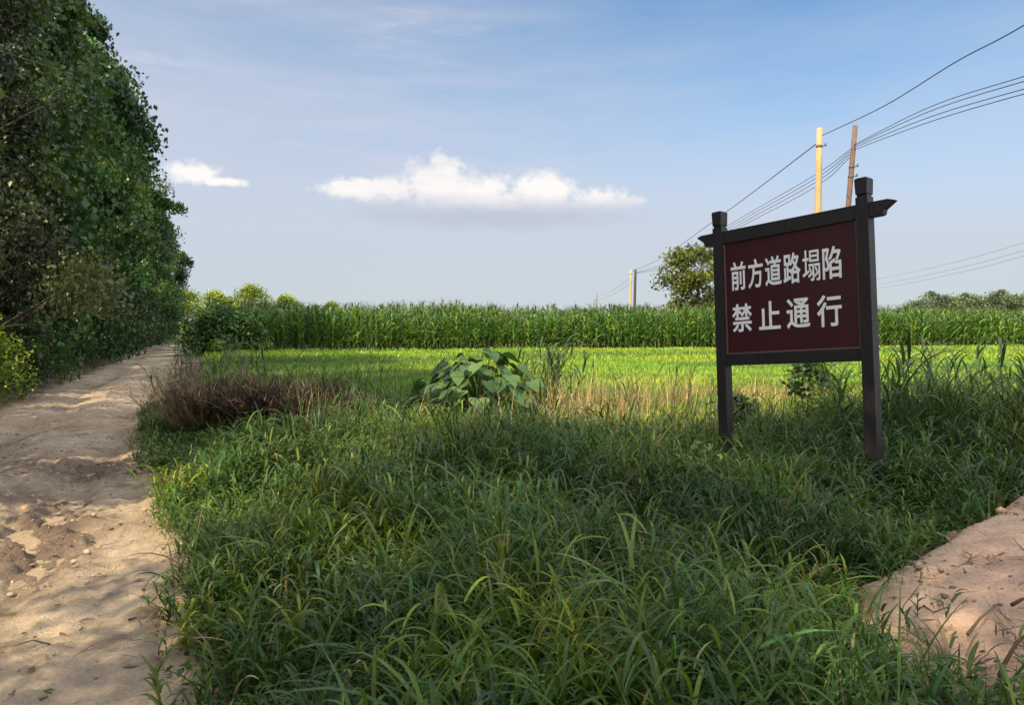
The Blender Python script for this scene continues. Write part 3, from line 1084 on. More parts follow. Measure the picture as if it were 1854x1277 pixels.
def dry_grass():
    """tan dead grass where the verge meets the crop"""
    acc = Acc()

    def keep(x, y):
        k = np.exp(-(((x - 1.7) / 1.5) ** 2 + ((y - 11.0) / 1.6) ** 2)) + 0.8 * np.exp(-(((x - 3.6) / 0.9) ** 2 + ((y - 9.4) / 0.8) ** 2)) + 0.8 * np.exp(-(((x - 1.6) / 0.8) ** 2 + ((y - 9.2) / 0.7) ** 2)) + 0.5 * np.exp(-(((x + 2.2) / 0.7) ** 2 + ((y - 9.5) / 0.5) ** 2))
        return np.clip(k, 0, 1) * sm(fbm(x, y, 0.8, 3, 210), -0.15, 0.4)
    x, y = scatter(8200, -4, 6, 7.5, 15, keep)
    i, bx, by, a = clumps(x, y, 5, 10, 0.08)
    N = len(bx)
    V, F, per = blades(np.stack([bx, by, zsurf(bx, by)], -1), rng.uniform(0.3, 0.85, N), 0.008, a, rng.uniform(0, 0.35, N), rng.gamma(2, 0.35, N), 4, 'grass')
    acc.add(V, F, tints(N, per, [(0.30, 0.22, 0.11), (0.38, 0.29, 0.14), (0.22, 0.16, 0.09), (0.20, 0.22, 0.07)], 0.25))
    # straw and thin roots lying loose on the mound, a little on the track
    xs, ys = rng.uniform(1.4, 7, 14000), rng.uniform(2.0, 7.5, 14000)
    k = (mound_h(xs, ys)[1] > 0.05) & (rng.uniform(0, 1, 14000) < 0.25 + 0.75 * (fbm(xs, ys, 0.5, 3, 220) > 0.1))
    xr, yr = rng.uniform(-7, -0.5, 3000), rng.uniform(1.5, 12, 3000)
    kr = (road_d(xr, yr) > 0) & (fbm(xr, yr, 0.7, 3, 221) > 0.18)
    xs, ys = np.concatenate([xs[k], xr[kr]]), np.concatenate([ys[k], yr[kr]])
    N = len(xs)
    V, F, per = blades(np.stack([xs, ys, zsurf(xs, ys) + 0.012], -1), rng.uniform(0.03, 0.19, N), 0.008, rng.normal(0.4, 0.9, N), rng.uniform(1.35, 1.6, N), rng.normal(0.0, 0.2, N), 3, 'grass')
    acc.add(V, F, tints(N, per, [(0.13, 0.085, 0.06), (0.08, 0.055, 0.04), (0.25, 0.18, 0.11)], 0.3))
    # litter of dead blades along the track edge and the mound edge
    xs, ys = scatter(9000, -6, 6, 1.5, 12, lambda xx, yy: 0.55 * np.exp(-((T_of(xx, yy) - edge_t(yy) - 0.05) / 0.16) ** 2) + 0.5 * np.exp(-((mound_h(xx, yy)[1] - 0.05) / 0.10) ** 2))
    N = len(xs)
    V, F, per = blades(np.stack([xs, ys, zsurf(xs, ys) + 0.01], -1), rng.uniform(0.06, 0.3, N), 0.006, rng.uniform(0, 6.3, N), rng.uniform(0.9, 1.5, N), rng.normal(0.2, 0.25, N), 3, 'grass')
    acc.add(V, F, tints(N, per, [(0.20, 0.14, 0.08), (0.12, 0.085, 0.055), (0.28, 0.21, 0.12)], 0.3))
    tag(obj('dry_grass', acc.mesh('dry_grass', M_DRY)), 'tan dead grass and litter between the green weeds and the crop', 'dry grass', kind='stuff')


dry_grass()


def under_trees():
    acc = Acc()
    x = rng.uniform(-45, -5, 16000)
    y = rng.uniform(9, 85, 16000) ** 1.0
    t = T_of(x, y)
    k = (t < -3.35) & (t > -6.5) & (rng.uniform(0, 1, 16000) < np.clip((-t - 3.3) * 1.4, 0, 0.9))
    i, bx, by, a = clumps(x[k], y[k], 8, 14, 0.16)
    N = len(bx)
    V, F, per = blades(np.stack([bx, by, zsurf(bx, by)], -1), rng.uniform(0.15, 0.55, N), 0.02, a, rng.uniform(0.05, 0.6, N), rng.gamma(2, 0.5, N), 3, 'grass')
    acc.add(V, F, tints(N, per, [(0.05, 0.085, 0.025), (0.07, 0.10, 0.03), (0.12, 0.11, 0.05)], 0.25))
    tag(obj('roadside_grass', acc.mesh('roadside_grass', M_GRASS)), 'dark weeds and grass under the tree row left of the track', 'grass', kind='stuff')


under_trees()


# clods and crumbs on the track and on the mound
def clods():
    acc = Acc()
    ico = np.array([(0, 0, 1), (.9, 0, .4), (.28, .85, .45), (-.72, .52, .45), (-.72, -.52, .45), (.28, -.85, .45), (.72, .52, -.45), (-.28, .85, -.45), (-.9, 0, -.45), (-.28, -.85, -.45), (.72, -.52, -.45), (0, 0, -1)])
    fi = np.array([(0, 1, 2), (0, 2, 3), (0, 3, 4), (0, 4, 5), (0, 5, 1), (1, 6, 2), (2, 6, 7), (2, 7, 3), (3, 7, 8), (3, 8, 4), (4, 8, 9), (4, 9, 5), (5, 9, 10), (5, 10, 1), (1, 10, 6), (11, 7, 6), (11, 8, 7), (11, 9, 8), (11, 10, 9), (11, 6, 10)])
    n = 5200
    t = rng.uniform(-3.3, -0.45, n)
    y = rng.uniform(2, 14, n)
    x = t - SLOPE * y
    _, mud = road_surface(x, y)
    k = rng.uniform(0, 1, n) < 0.25 + mud
    px, py = x[k], y[k]
    mx, my = rng.uniform(1.6, 5.5, 4200), rng.uniform(2.2, 6.5, 4200)
    k = mound_h(mx, my)[1] > 0.15
    px, py = np.concatenate([px, mx[k]]), np.concatenate([py, my[k]])
    n = len(px)
    s = 0.0055 * rng.lognormal(0, 0.65, n)
    V = ico[None] * s[:, None, None] * rng.uniform(0.6, 1.3, (n, 12, 1)) * np.array([1, 1, 0.7]) + np.stack([px, py, zsurf(px, py) + s * 0.2], -1)[:, None]
    F = fi[None] + (np.arange(n) * 12)[:, None, None]
    acc.add(V.reshape(-1, 3), F.reshape(-1, 3), tints(n, 12, [(0.40, 0.30, 0.22), (0.24, 0.175, 0.13)], 0.2))
    tag(obj('soil_clods', acc.mesh('soil_clods', M_SOIL)), 'small crumbs and clods of earth lying on the track and mound', 'soil', kind='stuff')


clods()


def litter():
    n = 900
    t, y = rng.uniform(-3.4, -0.1, n), rng.uniform(2, 22, n)
    x = t - SLOPE * y
    P = np.stack([x, y, zsurf(x, y) + 0.012], -1)
    V, F = leaves(P, rng.uniform(0.03, 0.08, n), 0.0, 0.6)
    V[:, 2] = np.repeat(P[:, 2], 4) + (V[:, 2] - np.repeat(P[:, 2], 4)) * 0.25
    A = Acc().add(V, F, tints(n, 4, [(0.16, 0.10, 0.05), (0.10, 0.07, 0.045), (0.24, 0.18, 0.08), (0.07, 0.10, 0.03)], 0.3))
    tag(obj('leaf_litter', A.mesh('leaf_litter', M_DRY)), 'small fallen leaves scattered over the dirt track', 'leaves', kind='stuff')


litter()


# ------------------------------------------------------------------ the sign
def prism(outline, y0, y1):
    n = len(outline)
    V = [(p[0], y0, p[1]) for p in outline] + [(p[0], y1, p[1]) for p in outline]
    faces = [list(range(n)), list(range(2 * n - 1, n - 1, -1))]
    for i in range(n):
        j = (i + 1) % n
        faces.append([i, i + n, j + n, j])
    return V, faces


def poly_mesh(name, parts, mat, bevel=0.0):
    V, F = [], []
    for v, f in parts:
        o = len(V)
        V += v
        F += [[i + o for i in q] for q in f]
    me = bpy.data.meshes.new(name)
    me.from_pydata(V, [], F)
    me.update()
    import bmesh
    bm = bmesh.new()
    bm.from_mesh(me)
    bmesh.ops.recalc_face_normals(bm, faces=bm.faces)
    if bevel > 0:
        ed = [e for e in bm.edges if e.calc_face_angle(0) > 0.5]
        bmesh.ops.bevel(bm, geom=ed, offset=bevel, segments=2, affect='EDGES', profile=0.6)
    bm.to_mesh(me)
    bm.free()
    me.materials.append(mat)
    return me


def box(x0, x1, y0, y1, z0, z1):
    return prism([(x0, z0), (x1, z0), (x1, z1), (x0, z1)], y0, y1)


def build_sign():
    s = thing('warning_sign', 'dark timber road sign with white lettering on a maroon board, standing in the grass', 'sign')
    U = Vector((0.61802293, -0.78299326, 0.07049262))
    V = Vector((-0.02032157, 0.07372602, 0.99707147))
    Nf = Vector((-0.78589738, -0.61764555, 0.02965272))
    m = Matrix((U, -Nf, V)).transposed().to_4x4()
    m.translation = Vector((2.53205648, 6.76820981, 0.33))
    s.matrix_world = m
    h = 0.052
    for sx, top in ((-0.7215, 2.332), (0.7215, 2.345)):
        parts = [box(sx - h, sx + h, -h, h, -0.7, top - 0.158),
                 box(sx - h + 0.009, sx + h - 0.009, -h + 0.009, h - 0.009, top - 0.158, top - 0.138),
                 prism([(sx - h + 0.004, top - 0.138), (sx + h - 0.004, top - 0.138), (sx + h + 0.003, top - 0.012), (sx + h - 0.008, top), (sx - h + 0.008, top), (sx - h - 0.003, top - 0.012)], -h - 0.003, h + 0.003)]
        obj('post', poly_mesh('post', parts, M_POST, 0.004), s)
    # cross beam with upturned ends, passing through the posts
    ends = [(0.98, 2.112), (0.925, 2.130), (-0.925, 2.130), (-0.98, 2.112), (-0.895, 2.052), (-0.885, 2.012), (-0.86, 2.005),
            (0.86, 2.005), (0.885, 2.012), (0.895, 2.052)]
    obj('cross_beam', poly_mesh('cross_beam', [prism(ends, -0.036, 0.036)], M_POST, 0.004), s)
    obj('lower_beam', poly_mesh('lower_beam', [box(-0.6695, 0.6695, -0.04, 0.04, 0.822, 0.928)], M_POST, 0.004), s)
    obj('panel', poly_mesh('panel', [box(-0.655, 0.655, -0.020, 0.012, 0.935, 2.004)], M_PANEL), s)
    tr = [box(-0.668, -0.652, -0.030, 0.004, 0.944, 2.003), box(0.652, 0.668, -0.030, 0.004, 0.944, 2.003),
          box(-0.668, 0.668, -0.030, 0.004, 0.929, 0.943)]
    obj('panel_trim', poly_mesh('panel_trim', tr, M_TRIM, 0.002), s)
    rows = [('前', -.595, -.430, 1.540, 1.814), ('方', -.405, -.245, 1.540, 1.814), ('道', -.222, -.053, 1.542, 1.816), ('路', -.034, .135, 1.540, 1.818),
            ('塌', .156, .320, 1.540, 1.818), ('陷', .345, .514, 1.538, 1.820),
            ('禁', -.595, -.376, 1.138, 1.405), ('止', -.302, -.079, 1.143, 1.403), ('通', -.016, .212, 1.134, 1.403), ('行', .277, .503, 1.128, 1.404)]
    dg = None
    for ch, u0, u1, v0, v1 in rows:
        cu = bpy.data.curves.new('character', 'FONT')
        cu.body = ch
        cu.offset = 0.006 if ch == '塌' else 0.016
        cu.extrude = 0.006
        cu.resolution_u = 4
        to = bpy.data.objects.new('character', cu)
        C.objects.link(to)
        bpy.context.view_layer.update()
        dg = bpy.context.evaluated_depsgraph_get()
        me = bpy.data.meshes.new_from_object(to.evaluated_get(dg))
        bpy.data.objects.remove(to)
        co = np.empty(len(me.vertices) * 3)
        me.vertices.foreach_get('co', co)
        co = co.reshape(-1, 3)
        lo, hi = co.min(0), co.max(0)
        q = np.empty_like(co)
        q[:, 0] = u0 + (co[:, 0] - lo[0]) / (hi[0] - lo[0]) * (u1 - u0)
        q[:, 2] = v0 + (co[:, 1] - lo[1]) / (hi[1] - lo[1]) * (v1 - v0)
        q[:, 1] = -0.0225 - (co[:, 2] - lo[2]) / (hi[2] - lo[2] + 1e-9) * 0.003 + 0.0025
        me.vertices.foreach_set('co', q.ravel())
        me.name = 'character'
        me.materials.clear()
        me.materials.append(M_WHITE)
        me.update()
        obj('character', me, s)


build_sign()


# ------------------------------------------------------------------ utility poles and cables
def pole(label, base, top, r0, r1, mat, fit=(), group=None):
    t = thing('utility_pole', label, 'pole', base, 0, group)
    b, e = Vector((0, 0, -0.4)), Vector(top) - Vector(base)
    a = Acc()
    P = np.array([b.lerp(e, k) for k in np.linspace(0, 1, 7)])
    add_tube(a, P, np.linspace(r0, r1, 7), 14)
    obj('shaft', a.mesh('shaft', mat, True), t)
    for f in fit:
        c = b.lerp(e, f)
        k = Acc()
        rr = r0 + (r1 - r0) * f + 0.012
        add_tube(k, np.array([c + Vector((0, 0, -0.05)), c + Vector((0, 0, 0.05))]), rr, 12)
        add_tube(k, np.array([c + Vector((-0.05, -0.05, 0)), c + Vector((rr + 0.12, -0.08, 0.02))]), 0.022, 6)
        br = obj('bracket', k.mesh('bracket', M_STEEL), t)
        i = Acc()
        add_tube(i, np.array([c + Vector((rr + 0.10, -0.08, z)) for z in (0.0, 0.05, 0.08, 0.13)]), np.array([0.035, 0.05, 0.03, 0.04]), 8)
        obj('insulator', i.mesh('insulator', M_STEEL), br)
    return t


def P_(px, py, Y):
    return at(px, py, Y)


G1 = 'utility poles carrying the cables behind the sign'
a_top = P_(1484, 232, 33)
pole('pale straight utility pole lit by the sun, rising just behind the sign', (P_(1477, 500, 33).x, 33, 0), a_top, 0.185, 0.12, M_POLE, (0.925,), G1)
b_top = P_(1548.5, 227, 33.5)
pole('slender brown utility pole leaning right beside the pale one behind the sign', (P_(1512, 588, 33.5).x, 33.5, 0), b_top, 0.135, 0.105, M_POLE2, (0.83, 0.79), G1)
c_top = P_(1142.5, 488, 117)
pole('pale utility pole of the mid-distance pair standing over the corn', (P_(1140, 560, 117).x, 117, 0), c_top, 0.20, 0.14, M_POLE, (0.93,), G1)
d_top = P_(1150.5, 488, 117.5)
pole('dark thin utility pole of the mid-distance pair standing over the corn', (P_(1148, 560, 117.5).x, 117.5, 0), d_top, 0.23, 0.18, M_POLE4, (), G1)
e_top = P_(1080.5, 531, 208)
pole('taller of the two tiny grey poles farthest along the cable line', (e_top.x - 0.1, 208, 0), e_top, 0.25, 0.17, M_POLE3, (), G1)
f_top = P_(1075.5, 541, 209)
pole('shorter of the two tiny grey poles farthest along the cable line', (f_top.x - 0.1, 209, 0), f_top, 0.22, 0.15, M_POLE3, (), G1)


def cable(label, pts, r, mat, group=None, name='overhead_cable'):
    """smooth run through the given points (hanging, so a Catmull-Rom curve)"""
    P = [Vector(p) for p in pts]
    Q = [P[0] * 2 - P[1]] + P + [P[-1] * 2 - P[-2]]
    out = []
    for i in range(1, len(Q) - 2):
        for k in range(10):
            t = k / 10
            a, b, c, d = Q[i - 1], Q[i], Q[i + 1], Q[i + 2]
            out.append(0.5 * ((2 * b) + (c - a) * t + (2 * a - 5 * b + 4 * c - d) * t * t + (3 * b - a - 3 * c + d) * t ** 3))
    out.append(P[-1])
    A = Acc()
    add_tube(A, np.array(out), r, 6)
    tag(obj(name, A.mesh(name, mat, True)), label, 'cable', group)


def sag(p, q, s, n=7):
    p, q = Vector(p), Vector(q)
    return [p.lerp(q, k / n) - Vector((0, 0, 4 * s * (k / n) * (1 - k / n))) for k in range(n + 1)]


G2 = 'cables strung along the pole line'
# near span: the next pole stands behind the camera, up to the right
near_up = [P_(1489, 245, 32.9), P_(1600, 192, 26.5), P_(1730, 112, 21.5), P_(1856, 44, 18.2), P_(2300, -230, 12)]
cable('topmost twisted cable running from the pale pole to the upper right corner', near_up, 0.016, M_CABLE, G2)
cable('topmost cable sloping from the pale pole down behind the sign to the far pair', [P_(1481, 258, 33), P_(1320, 380, 54), P_(1196, 468, 92), P_(1143, 492, 117)], 0.022, M_CABLE, G2)
for i, (dy1, dy2, dz) in enumerate(((137, 262, 268), (146, 264, 272), (160, 267, 276), (169, 271, 281))):
    nm = ['highest', 'second', 'third', 'lowest'][i]
    cable(nm + ' of the four bundled cables fanning right from the leaning pole', [P_(1546, dy2, 33.3), P_(1680, (dy2 * 0.56 + dy1 * 0.44) - 12 + i * 2.5, 26), P_(1857, dy1, 19.5), P_(2300, dy1 - 130 + i * 6, 12.5)], 0.013, M_CABLE, G2)
    cable(nm + ' of the four bundled cables running from the leaning pole to the far pair', [P_(1543, dz, 33.4), P_(1470, dz + 52 + i * 3, 40), P_(1322, 410 + i * 5 - 4, 58), P_(1220, 470 + i * 4, 88), P_(1150.5, 494 + i * 0.6, 117.4)], 0.015, M_CABLE, G2)
cable('thin cable between the mid-distance pair and the farthest poles', sag(P_(1142.5, 503, 117), P_(1080.5, 536, 208), 0.6), 0.03, M_CABLE2, G2)
cable('thin lower cable between the mid-distance pair and the farthest poles', sag(P_(1149, 509, 117.4), P_(1075.5, 545, 209), 0.5), 0.03, M_CABLE2, G2)

G3 = 'grey cables on the right crossing low over the field'
g_top = P_(1430, 533, 190)
pole('distant pole behind the sign board holding the three low grey cables', (g_top.x, 190, 0), g_top, 0.22, 0.15, M_POLE3, (), G1)
for i, (y0, y1, y2) in enumerate(((505, 438, 536), (515, 452, 540), (522, 462, 544))):
    cable(['upper', 'middle', 'lower'][i] + ' of the three thin grey cables right of the sign', [P_(1430, y2, 190), P_(1592, y0, 150), P_(1730, (y0 + y1) / 2 + 3, 118), P_(1858, y1, 95), P_(2100, y1 - 75, 70)], 0.030, M_CABLE2, G3)


# ------------------------------------------------------------------ plants one can tell apart
def weed_stalk_mesh(H, nl, cols, w=0.028):
    a = Acc()
    zz = np.linspace(0, H, 6)
    lx = np.cumsum(rng.normal(0, 0.02, 6)) * np.linspace(0, 1, 6) * 2
    st = np.stack([lx, np.cumsum(rng.normal(0, 0.01, 6)), zz], -1)
    add_tube(a, st, np.linspace(0.006, 0.003, 6), 5, (0.06, 0.09, 0.03))
    z = np.linspace(0.08, H, nl)
    az = np.arange(nl) * 2.6 + rng.uniform(0, 6) + rng.normal(0, 0.4, nl)
    b = np.stack([np.interp(z, zz, st[:, 0]), np.interp(z, zz, st[:, 1]), z], -1)
    V, F, per = blades(b, H * rng.uniform(0.30, 0.52, nl), w * rng.uniform(0.75, 1.2, nl), az, rng.uniform(0.15, 0.5, nl), rng.uniform(1.0, 2.6, nl), 7, 'grass', 0.25)
    a.add(V, F, tints(nl, per, cols, 0.18))
    return a.mesh('tall_weed', M_GRASS)


TW = [weed_stalk_mesh(1.0, 9, [(0.045, 0.080, 0.030), (0.055, 0.095, 0.032), (0.038, 0.07, 0.035)]) for _ in range(5)]
tall = []
for k in range(80):
    y = RND.uniform(6.9, 9.6)
    x = RND.uniform(0.48, 0.71) * y
    tall.append((x, y, RND.uniform(0.6, 1.15) * (1 if x / y > 0.5 else 0.85)))
tall += [(3.30, 7.55, 1.0), (3.42, 7.7, 0.9), (3.2, 7.5, 0.8), (3.9, 7.3, 1.0)]
for x, y, s in tall:
    o = obj('tall_weed', TW[RND.randrange(5)], None, (x, y, gz(x, y) - 0.02))
    o.rotation_euler = (RND.uniform(-.1, .1), RND.uniform(-.1, .1), RND.uniform(0, 6.28))
    o.scale = (s, s, s)
    tag(o, 'tall dark grass stalk with drooping blades to the right of the sign', 'weed', 'tall grass stalks right of the sign')

for k in range(60):
    y = RND.uniform(11.5, 24)
    t = RND.uniform(-0.75, 1.3)
    x = t - SLOPE * y
    o = obj('tall_weed', TW[RND.randrange(5)], None, (x, y, gz(x, y) - 0.02))
    o.rotation_euler = (RND.uniform(-.15, .15), RND.uniform(-.15, .15), RND.uniform(0, 6.28))
    sc = RND.uniform(0.55, 1.0)
    o.scale = (sc, sc, sc)
    tag(o, 'green grass stalk on the right edge of the track behind the dead bush', 'weed', 'grass stalks along the far right edge of the track')
for i, (px, Y, sc) in enumerate(((384, 40, 0.95), (388, 37.5, 1.15), (398, 38.2, 1.35), (424, 37.8, 1.15), (452, 38.4, 0.95))):
    x = (px - CX) / FPX * Y
    make_tree('field_shrub', 'leafy green bush standing against the left end of the corn', 'shrub', (x, Y, gz(x, Y)), SHG, 'bushes at the left end of the corn', i * 1.3, sc)
for k in range(34):
    px = RND.gauss(990, 28)
    y = RND.uniform(11.0, 12.6)
    x = (px - CX) / FPX * y
    o = obj('tall_weed', TW[RND.randrange(5)], None, (x, y, gz(x, y) - 0.02))
    o.rotation_euler = (RND.uniform(-.15, .15), RND.uniform(-.15, .15), RND.uniform(0, 6.28))
    sc = RND.uniform(0.65, 1.08)
    o.scale = (sc, sc, sc)
    tag(o, 'dark upright weed stalk in the clump right of the heart-leaved plant', 'weed', 'weed stalks beside the heart-leaved plant')
k = 0
while k < 130:
    y = RND.uniform(6.5, 13.5)
    x = RND.uniform(-0.46, 0.42) * y
    if T_of(x, y) < 0.1 or abs(x / y - 0.435) < 0.05:
        continue
    o = obj('tall_weed', TW[RND.randrange(5)], None, (x, y, gz(x, y) - 0.02))
    o.rotation_euler = (RND.uniform(-.15, .15), RND.uniform(-.15, .15), RND.uniform(0, 6.28))
    sc = RND.uniform(0.36, 0.62) * (1.25 if y > 9.5 else 1)
    o.scale = (sc, sc, sc)
    tag(o, 'short leafy grass stalk poking out of the verge left of the sign', 'weed', 'grass stalks scattered over the verge')
    k += 1

TUFT_COL = [(0.050, 0.092, 0.026), (0.075, 0.118, 0.030), (0.042, 0.078, 0.032)]


def tuft_mesh():
    a = Acc()
    n = 26
    az = rng.uniform(0, 6.28, n)
    r = rng.uniform(0, 0.06, n)
    b = np.stack([r * np.cos(az), r * np.sin(az), np.zeros(n)], -1)
    V, F, per = blades(b, rng.uniform(0.35, 0.85, n), rng.uniform(0.012, 0.026, n), az + rng.normal(0, 0.5, n), rng.uniform(0.05, 0.45, n), rng.uniform(1.0, 2.9, n), 9, 'grass', 0.22)
    a.add(V, F, tints(n, per, TUFT_COL, 0.2))
    return a.mesh('grass_tuft', M_GRASS)


TF = [tuft_mesh() for _ in range(7)]
k = 0
while k < 70:
    y = RND.uniform(1.9, 7.5)
    x = RND.uniform(-0.42, 0.60) * y
    if float(verge_keep(np.array([x]), np.array([y]))[0]) < 0.4 or T_of(x, y) < 0.2 or float(poly_sd(np.array([x]), np.array([y]), MOUND)[0]) > -0.45:
        continue
    o = obj('grass_tuft', TF[k % 7], None, (x, y, gz(x, y) - 0.02))
    o.rotation_euler = (0, 0, RND.uniform(0, 6.28))
    s = RND.uniform(0.65, 0.98)
    o.scale = (s, s, s)
    tag(o, 'tuft of long arching broad grass blades standing out of the verge grass', 'grass tuft', 'broad-bladed grass tufts in the verge')
    k += 1


def heart_leaf(L):
    """a broad heart-shaped leaf in the xy plane, stem end at the origin, tip along +x"""
    pts = [(0, 0), (-.10, .16), (-.06, .34), (.10, .46), (.32, .46), (.58, .34), (.82, .16), (1, 0)]
    up = np.array([(x * L, y * L, 0.10 * L * (y * 2) ** 1.5 - 0.22 * L * x * x) for x, y in pts])
    mid = np.array([(max(x, 0) * L, 0, -0.22 * L * x * x) for x, y in pts])
    dn = up * np.array([1, -1, 1])
    V = np.concatenate([up, mid, dn])
    n = len(pts)
    F = [[i, n + i, n + i + 1, i + 1] for i in range(n - 1)] + [[n + i, 2 * n + i, 2 * n + i + 1, n + i + 1] for i in range(n - 1)]
    return V, np.array(F)


def broad_plant(label, cat, loc, H, rad, nl, L, cols, name='broad_leaf_plant', group=None):
    t = thing(name, label, cat, loc, 0, group)
    st, fo = Acc(), Acc()
    for i in range(nl):
        a = i * 2.4 + RND.uniform(-.3, .3)
        u = (i + 0.5) / nl
        r = rad * math.sqrt(u) * RND.uniform(0.8, 1.1)
        z = H * (1.0 - 0.80 * u ** 1.2) * RND.uniform(0.72, 1.12)
        e = np.array([r * math.cos(a), r * math.sin(a), z])
        P = np.array([np.array([0.02 * math.cos(a), 0.02 * math.sin(a), 0.0]), np.array([e[0] * .35, e[1] * .35, z * .62]), e])
        add_tube(st, P, np.array([0.008, 0.006, 0.004]), 5, (0.08, 0.11, 0.04))
        V, F = heart_leaf(L * RND.uniform(0.45, 1.2))
        pit, yaw, rol = RND.uniform(0.15, 0.6), a + RND.uniform(-.5, .5), RND.uniform(-.35, .35)
        m = Matrix.Rotation(yaw, 3, 'Z') @ Matrix.Rotation(pit, 3, 'Y') @ Matrix.Rotation(rol, 3, 'X')
        V = V @ np.array(m).T + e
        c = np.array(cols[i % len(cols)]) * RND.uniform(0.8, 1.2)
        fo.add(V, F, c)
    obj('stem', st.mesh('stem', M_BROAD), t)
    obj('foliage', fo.mesh('foliage', M_BROAD, True), t)
    return t


p = at(868, 748, 10.9)
broad_plant('large plant with broad heart-shaped leaves among the grass in mid field', 'plant', (p.x, 10.9, gz(p.x, 10.9)), 1.02, 1.05, 150, 0.28,
            [(0.045, 0.098, 0.032), (0.058, 0.118, 0.036), (0.038, 0.082, 0.028), (0.078, 0.138, 0.040)])
p = at(1285, 840, 6.7)
broad_plant('small light green leafy weed at the foot of the left sign post', 'weed', (p.x, 6.7, gz(p.x, 6.7)), 0.42, 0.3, 70, 0.075,
            [(0.085, 0.13, 0.035), (0.10, 0.15, 0.04), (0.07, 0.11, 0.03)], 'leafy_weed')
for px, Y, H, lab in ((1460, 10.2, 0.95, 'grey green bushy weed seen between the two sign posts'), (1395, 9.6, 0.5, 'low grey green weed behind the left sign post')):
    p = at(px, 700, Y)
    ms = tree_meshes('weed', H, 0.26, 34, 34, 0.095 if px < 1100 else 0.07, 0.1, [(0.075, 0.12, 0.05), (0.095, 0.14, 0.055)], 'column', 0.012, 0.2, 0.085, 0.9)
    t = thing('leafy_weed', lab, 'weed', (p.x, Y, gz(p.x, Y)))
    obj('stem', ms[0], t)
    obj('foliage', ms[1], t)


# dead bush and the heap of dead stems by the track
def dead_bush(H, rad, n, cols, flop):
    a = Acc()
    for i in range(n):
        az = RND.uniform(0, 6.28)
        r = rad * math.sqrt(RND.random()) * 0.6
        b = np.array([r * math.cos(az), r * math.sin(az), 0])
        L = H * RND.uniform(0.6, 1.1)
        d = np.array([math.cos(az) * flop + RND.gauss(0, .3), math.sin(az) * flop + RND.gauss(0, .3), 1.0])
        d /= np.linalg.norm(d)
        e = b + d * L
        m = (b + e) / 2 + np.array([RND.gauss(0, .06), RND.gauss(0, .06), .10 * flop])
        q = np.linspace(0, 1, 5)[:, None]
        P = (1 - q) ** 2 * b + 2 * q * (1 - q) * m + q ** 2 * e
        P[:, 2] = np.maximum(P[:, 2], 0.01)
        c = np.array(RND.choice(cols)) * RND.uniform(0.7, 1.3)
        add_tube(a, P, np.linspace(0.006, 0.002, 5), 4, c)
        k = 9
        u = rng.uniform(0.35, 1, k)
        bb = np.stack([np.interp(u, np.linspace(0, 1, 5), P[:, j]) for j in range(3)], -1)
        V, F, per = blades(bb, rng.uniform(0.06, 0.2, k), 0.006, rng.uniform(0, 6.3, k), rng.uniform(0.2, 1.4, k), rng.uniform(0, 1, k), 3, 'grass')
        a.add(V, F, np.repeat(c[None] * np.exp(rng.normal(0, .2, (k, 1))), per, 0))
    return a


p = at(385, 760, 10.5)
tag(obj('dead_bush', dead_bush(0.92, 0.72, 260, [(0.18, 0.11, 0.07), (0.26, 0.18, 0.11), (0.12, 0.075, 0.05), (0.13, 0.15, 0.05)], 0.6).mesh('dead_bush', M_DRY), None, (p.x, 10.3, gz(p.x, 10.3) - .02)),
    'rusty brown dried bush beside the right edge of the track', 'dead bush')
a = Acc()
for (px, Y, H, rr, n) in ((425, 10.5, 0.80, 0.7, 230), (472, 10.2, 0.72, 0.65, 220), (515, 10.5, 0.82, 0.7, 230), (565, 10.2, 0.64, 0.65, 170), (610, 10.4, 0.5, 0.7, 110)):
    p = at(px, 740, Y)
    q = dead_bush(H, rr, n, [(0.020, 0.013, 0.014), (0.032, 0.020, 0.019), (0.060, 0.040, 0.034), (0.22, 0.16, 0.10), (0.045, 0.033, 0.030)], 1.15)
    z = gz(p.x, Y)
    base = a.n
    a.V.append(np.concatenate(q.V) + np.array([p.x + 3.6, Y - 10.5, z]))
    a.K.append(np.concatenate(q.K))
    for f in q.F:
        a.F.append(f + base)
    a.n += len(a.V[-1])
tag(obj('brush_heap', a.mesh('brush_heap', M_DRY), None, (-3.6, 10.5, -0.02)), 'dark heap of dead blackened stems behind the verge grass', 'brush heap')

# dry stems poking out of the tan grass
for i, (px, py, Y, L, le) in enumerate(((1165, 800, 10.2, 0.75, -0.25), (1212, 790, 10.4, 0.9, 0.15), (1150, 780, 10.6, 0.8, -0.45), (1290, 790, 9.6, 0.65, 0.5), (1245, 770, 10.8, 0.8, 0.05), (655, 760, 12.4, 1.0, 0.18), (1360, 760, 9.4, 0.6, -.2))):
    p = at(px, py, Y)
    z = gz(p.x, Y)
    A = Acc()
    P = np.array([(0, 0, 0), (le * L * .4, 0.02, L * .5), (le * L, 0.03, L)])
    add_tube(A, P, np.array([0.010, 0.008, 0.004]), 5, (0.07, 0.05, 0.035))
    for s in (0.45, 0.65, 0.8):
        b = np.array([le * L * s, 0.02, L * s])
        add_tube(A, np.array([b, b + np.array([RND.uniform(-.16, .16), RND.uniform(-.1, .1), RND.uniform(.06, .16)])]), np.array([0.005, 0.002]), 4, (0.08, 0.055, 0.04))
    lab = 'bare dark dead stem sticking out of the tan dry grass' if px > 700 else 'single tall bare stem standing behind the dark brush heap'
    tag(obj('dead_weed', A.mesh('dead_weed', M_DRY, True), None, (p.x, Y, z)), lab, 'dead weed', 'dead weeds in the dry grass' if px > 700 else None)


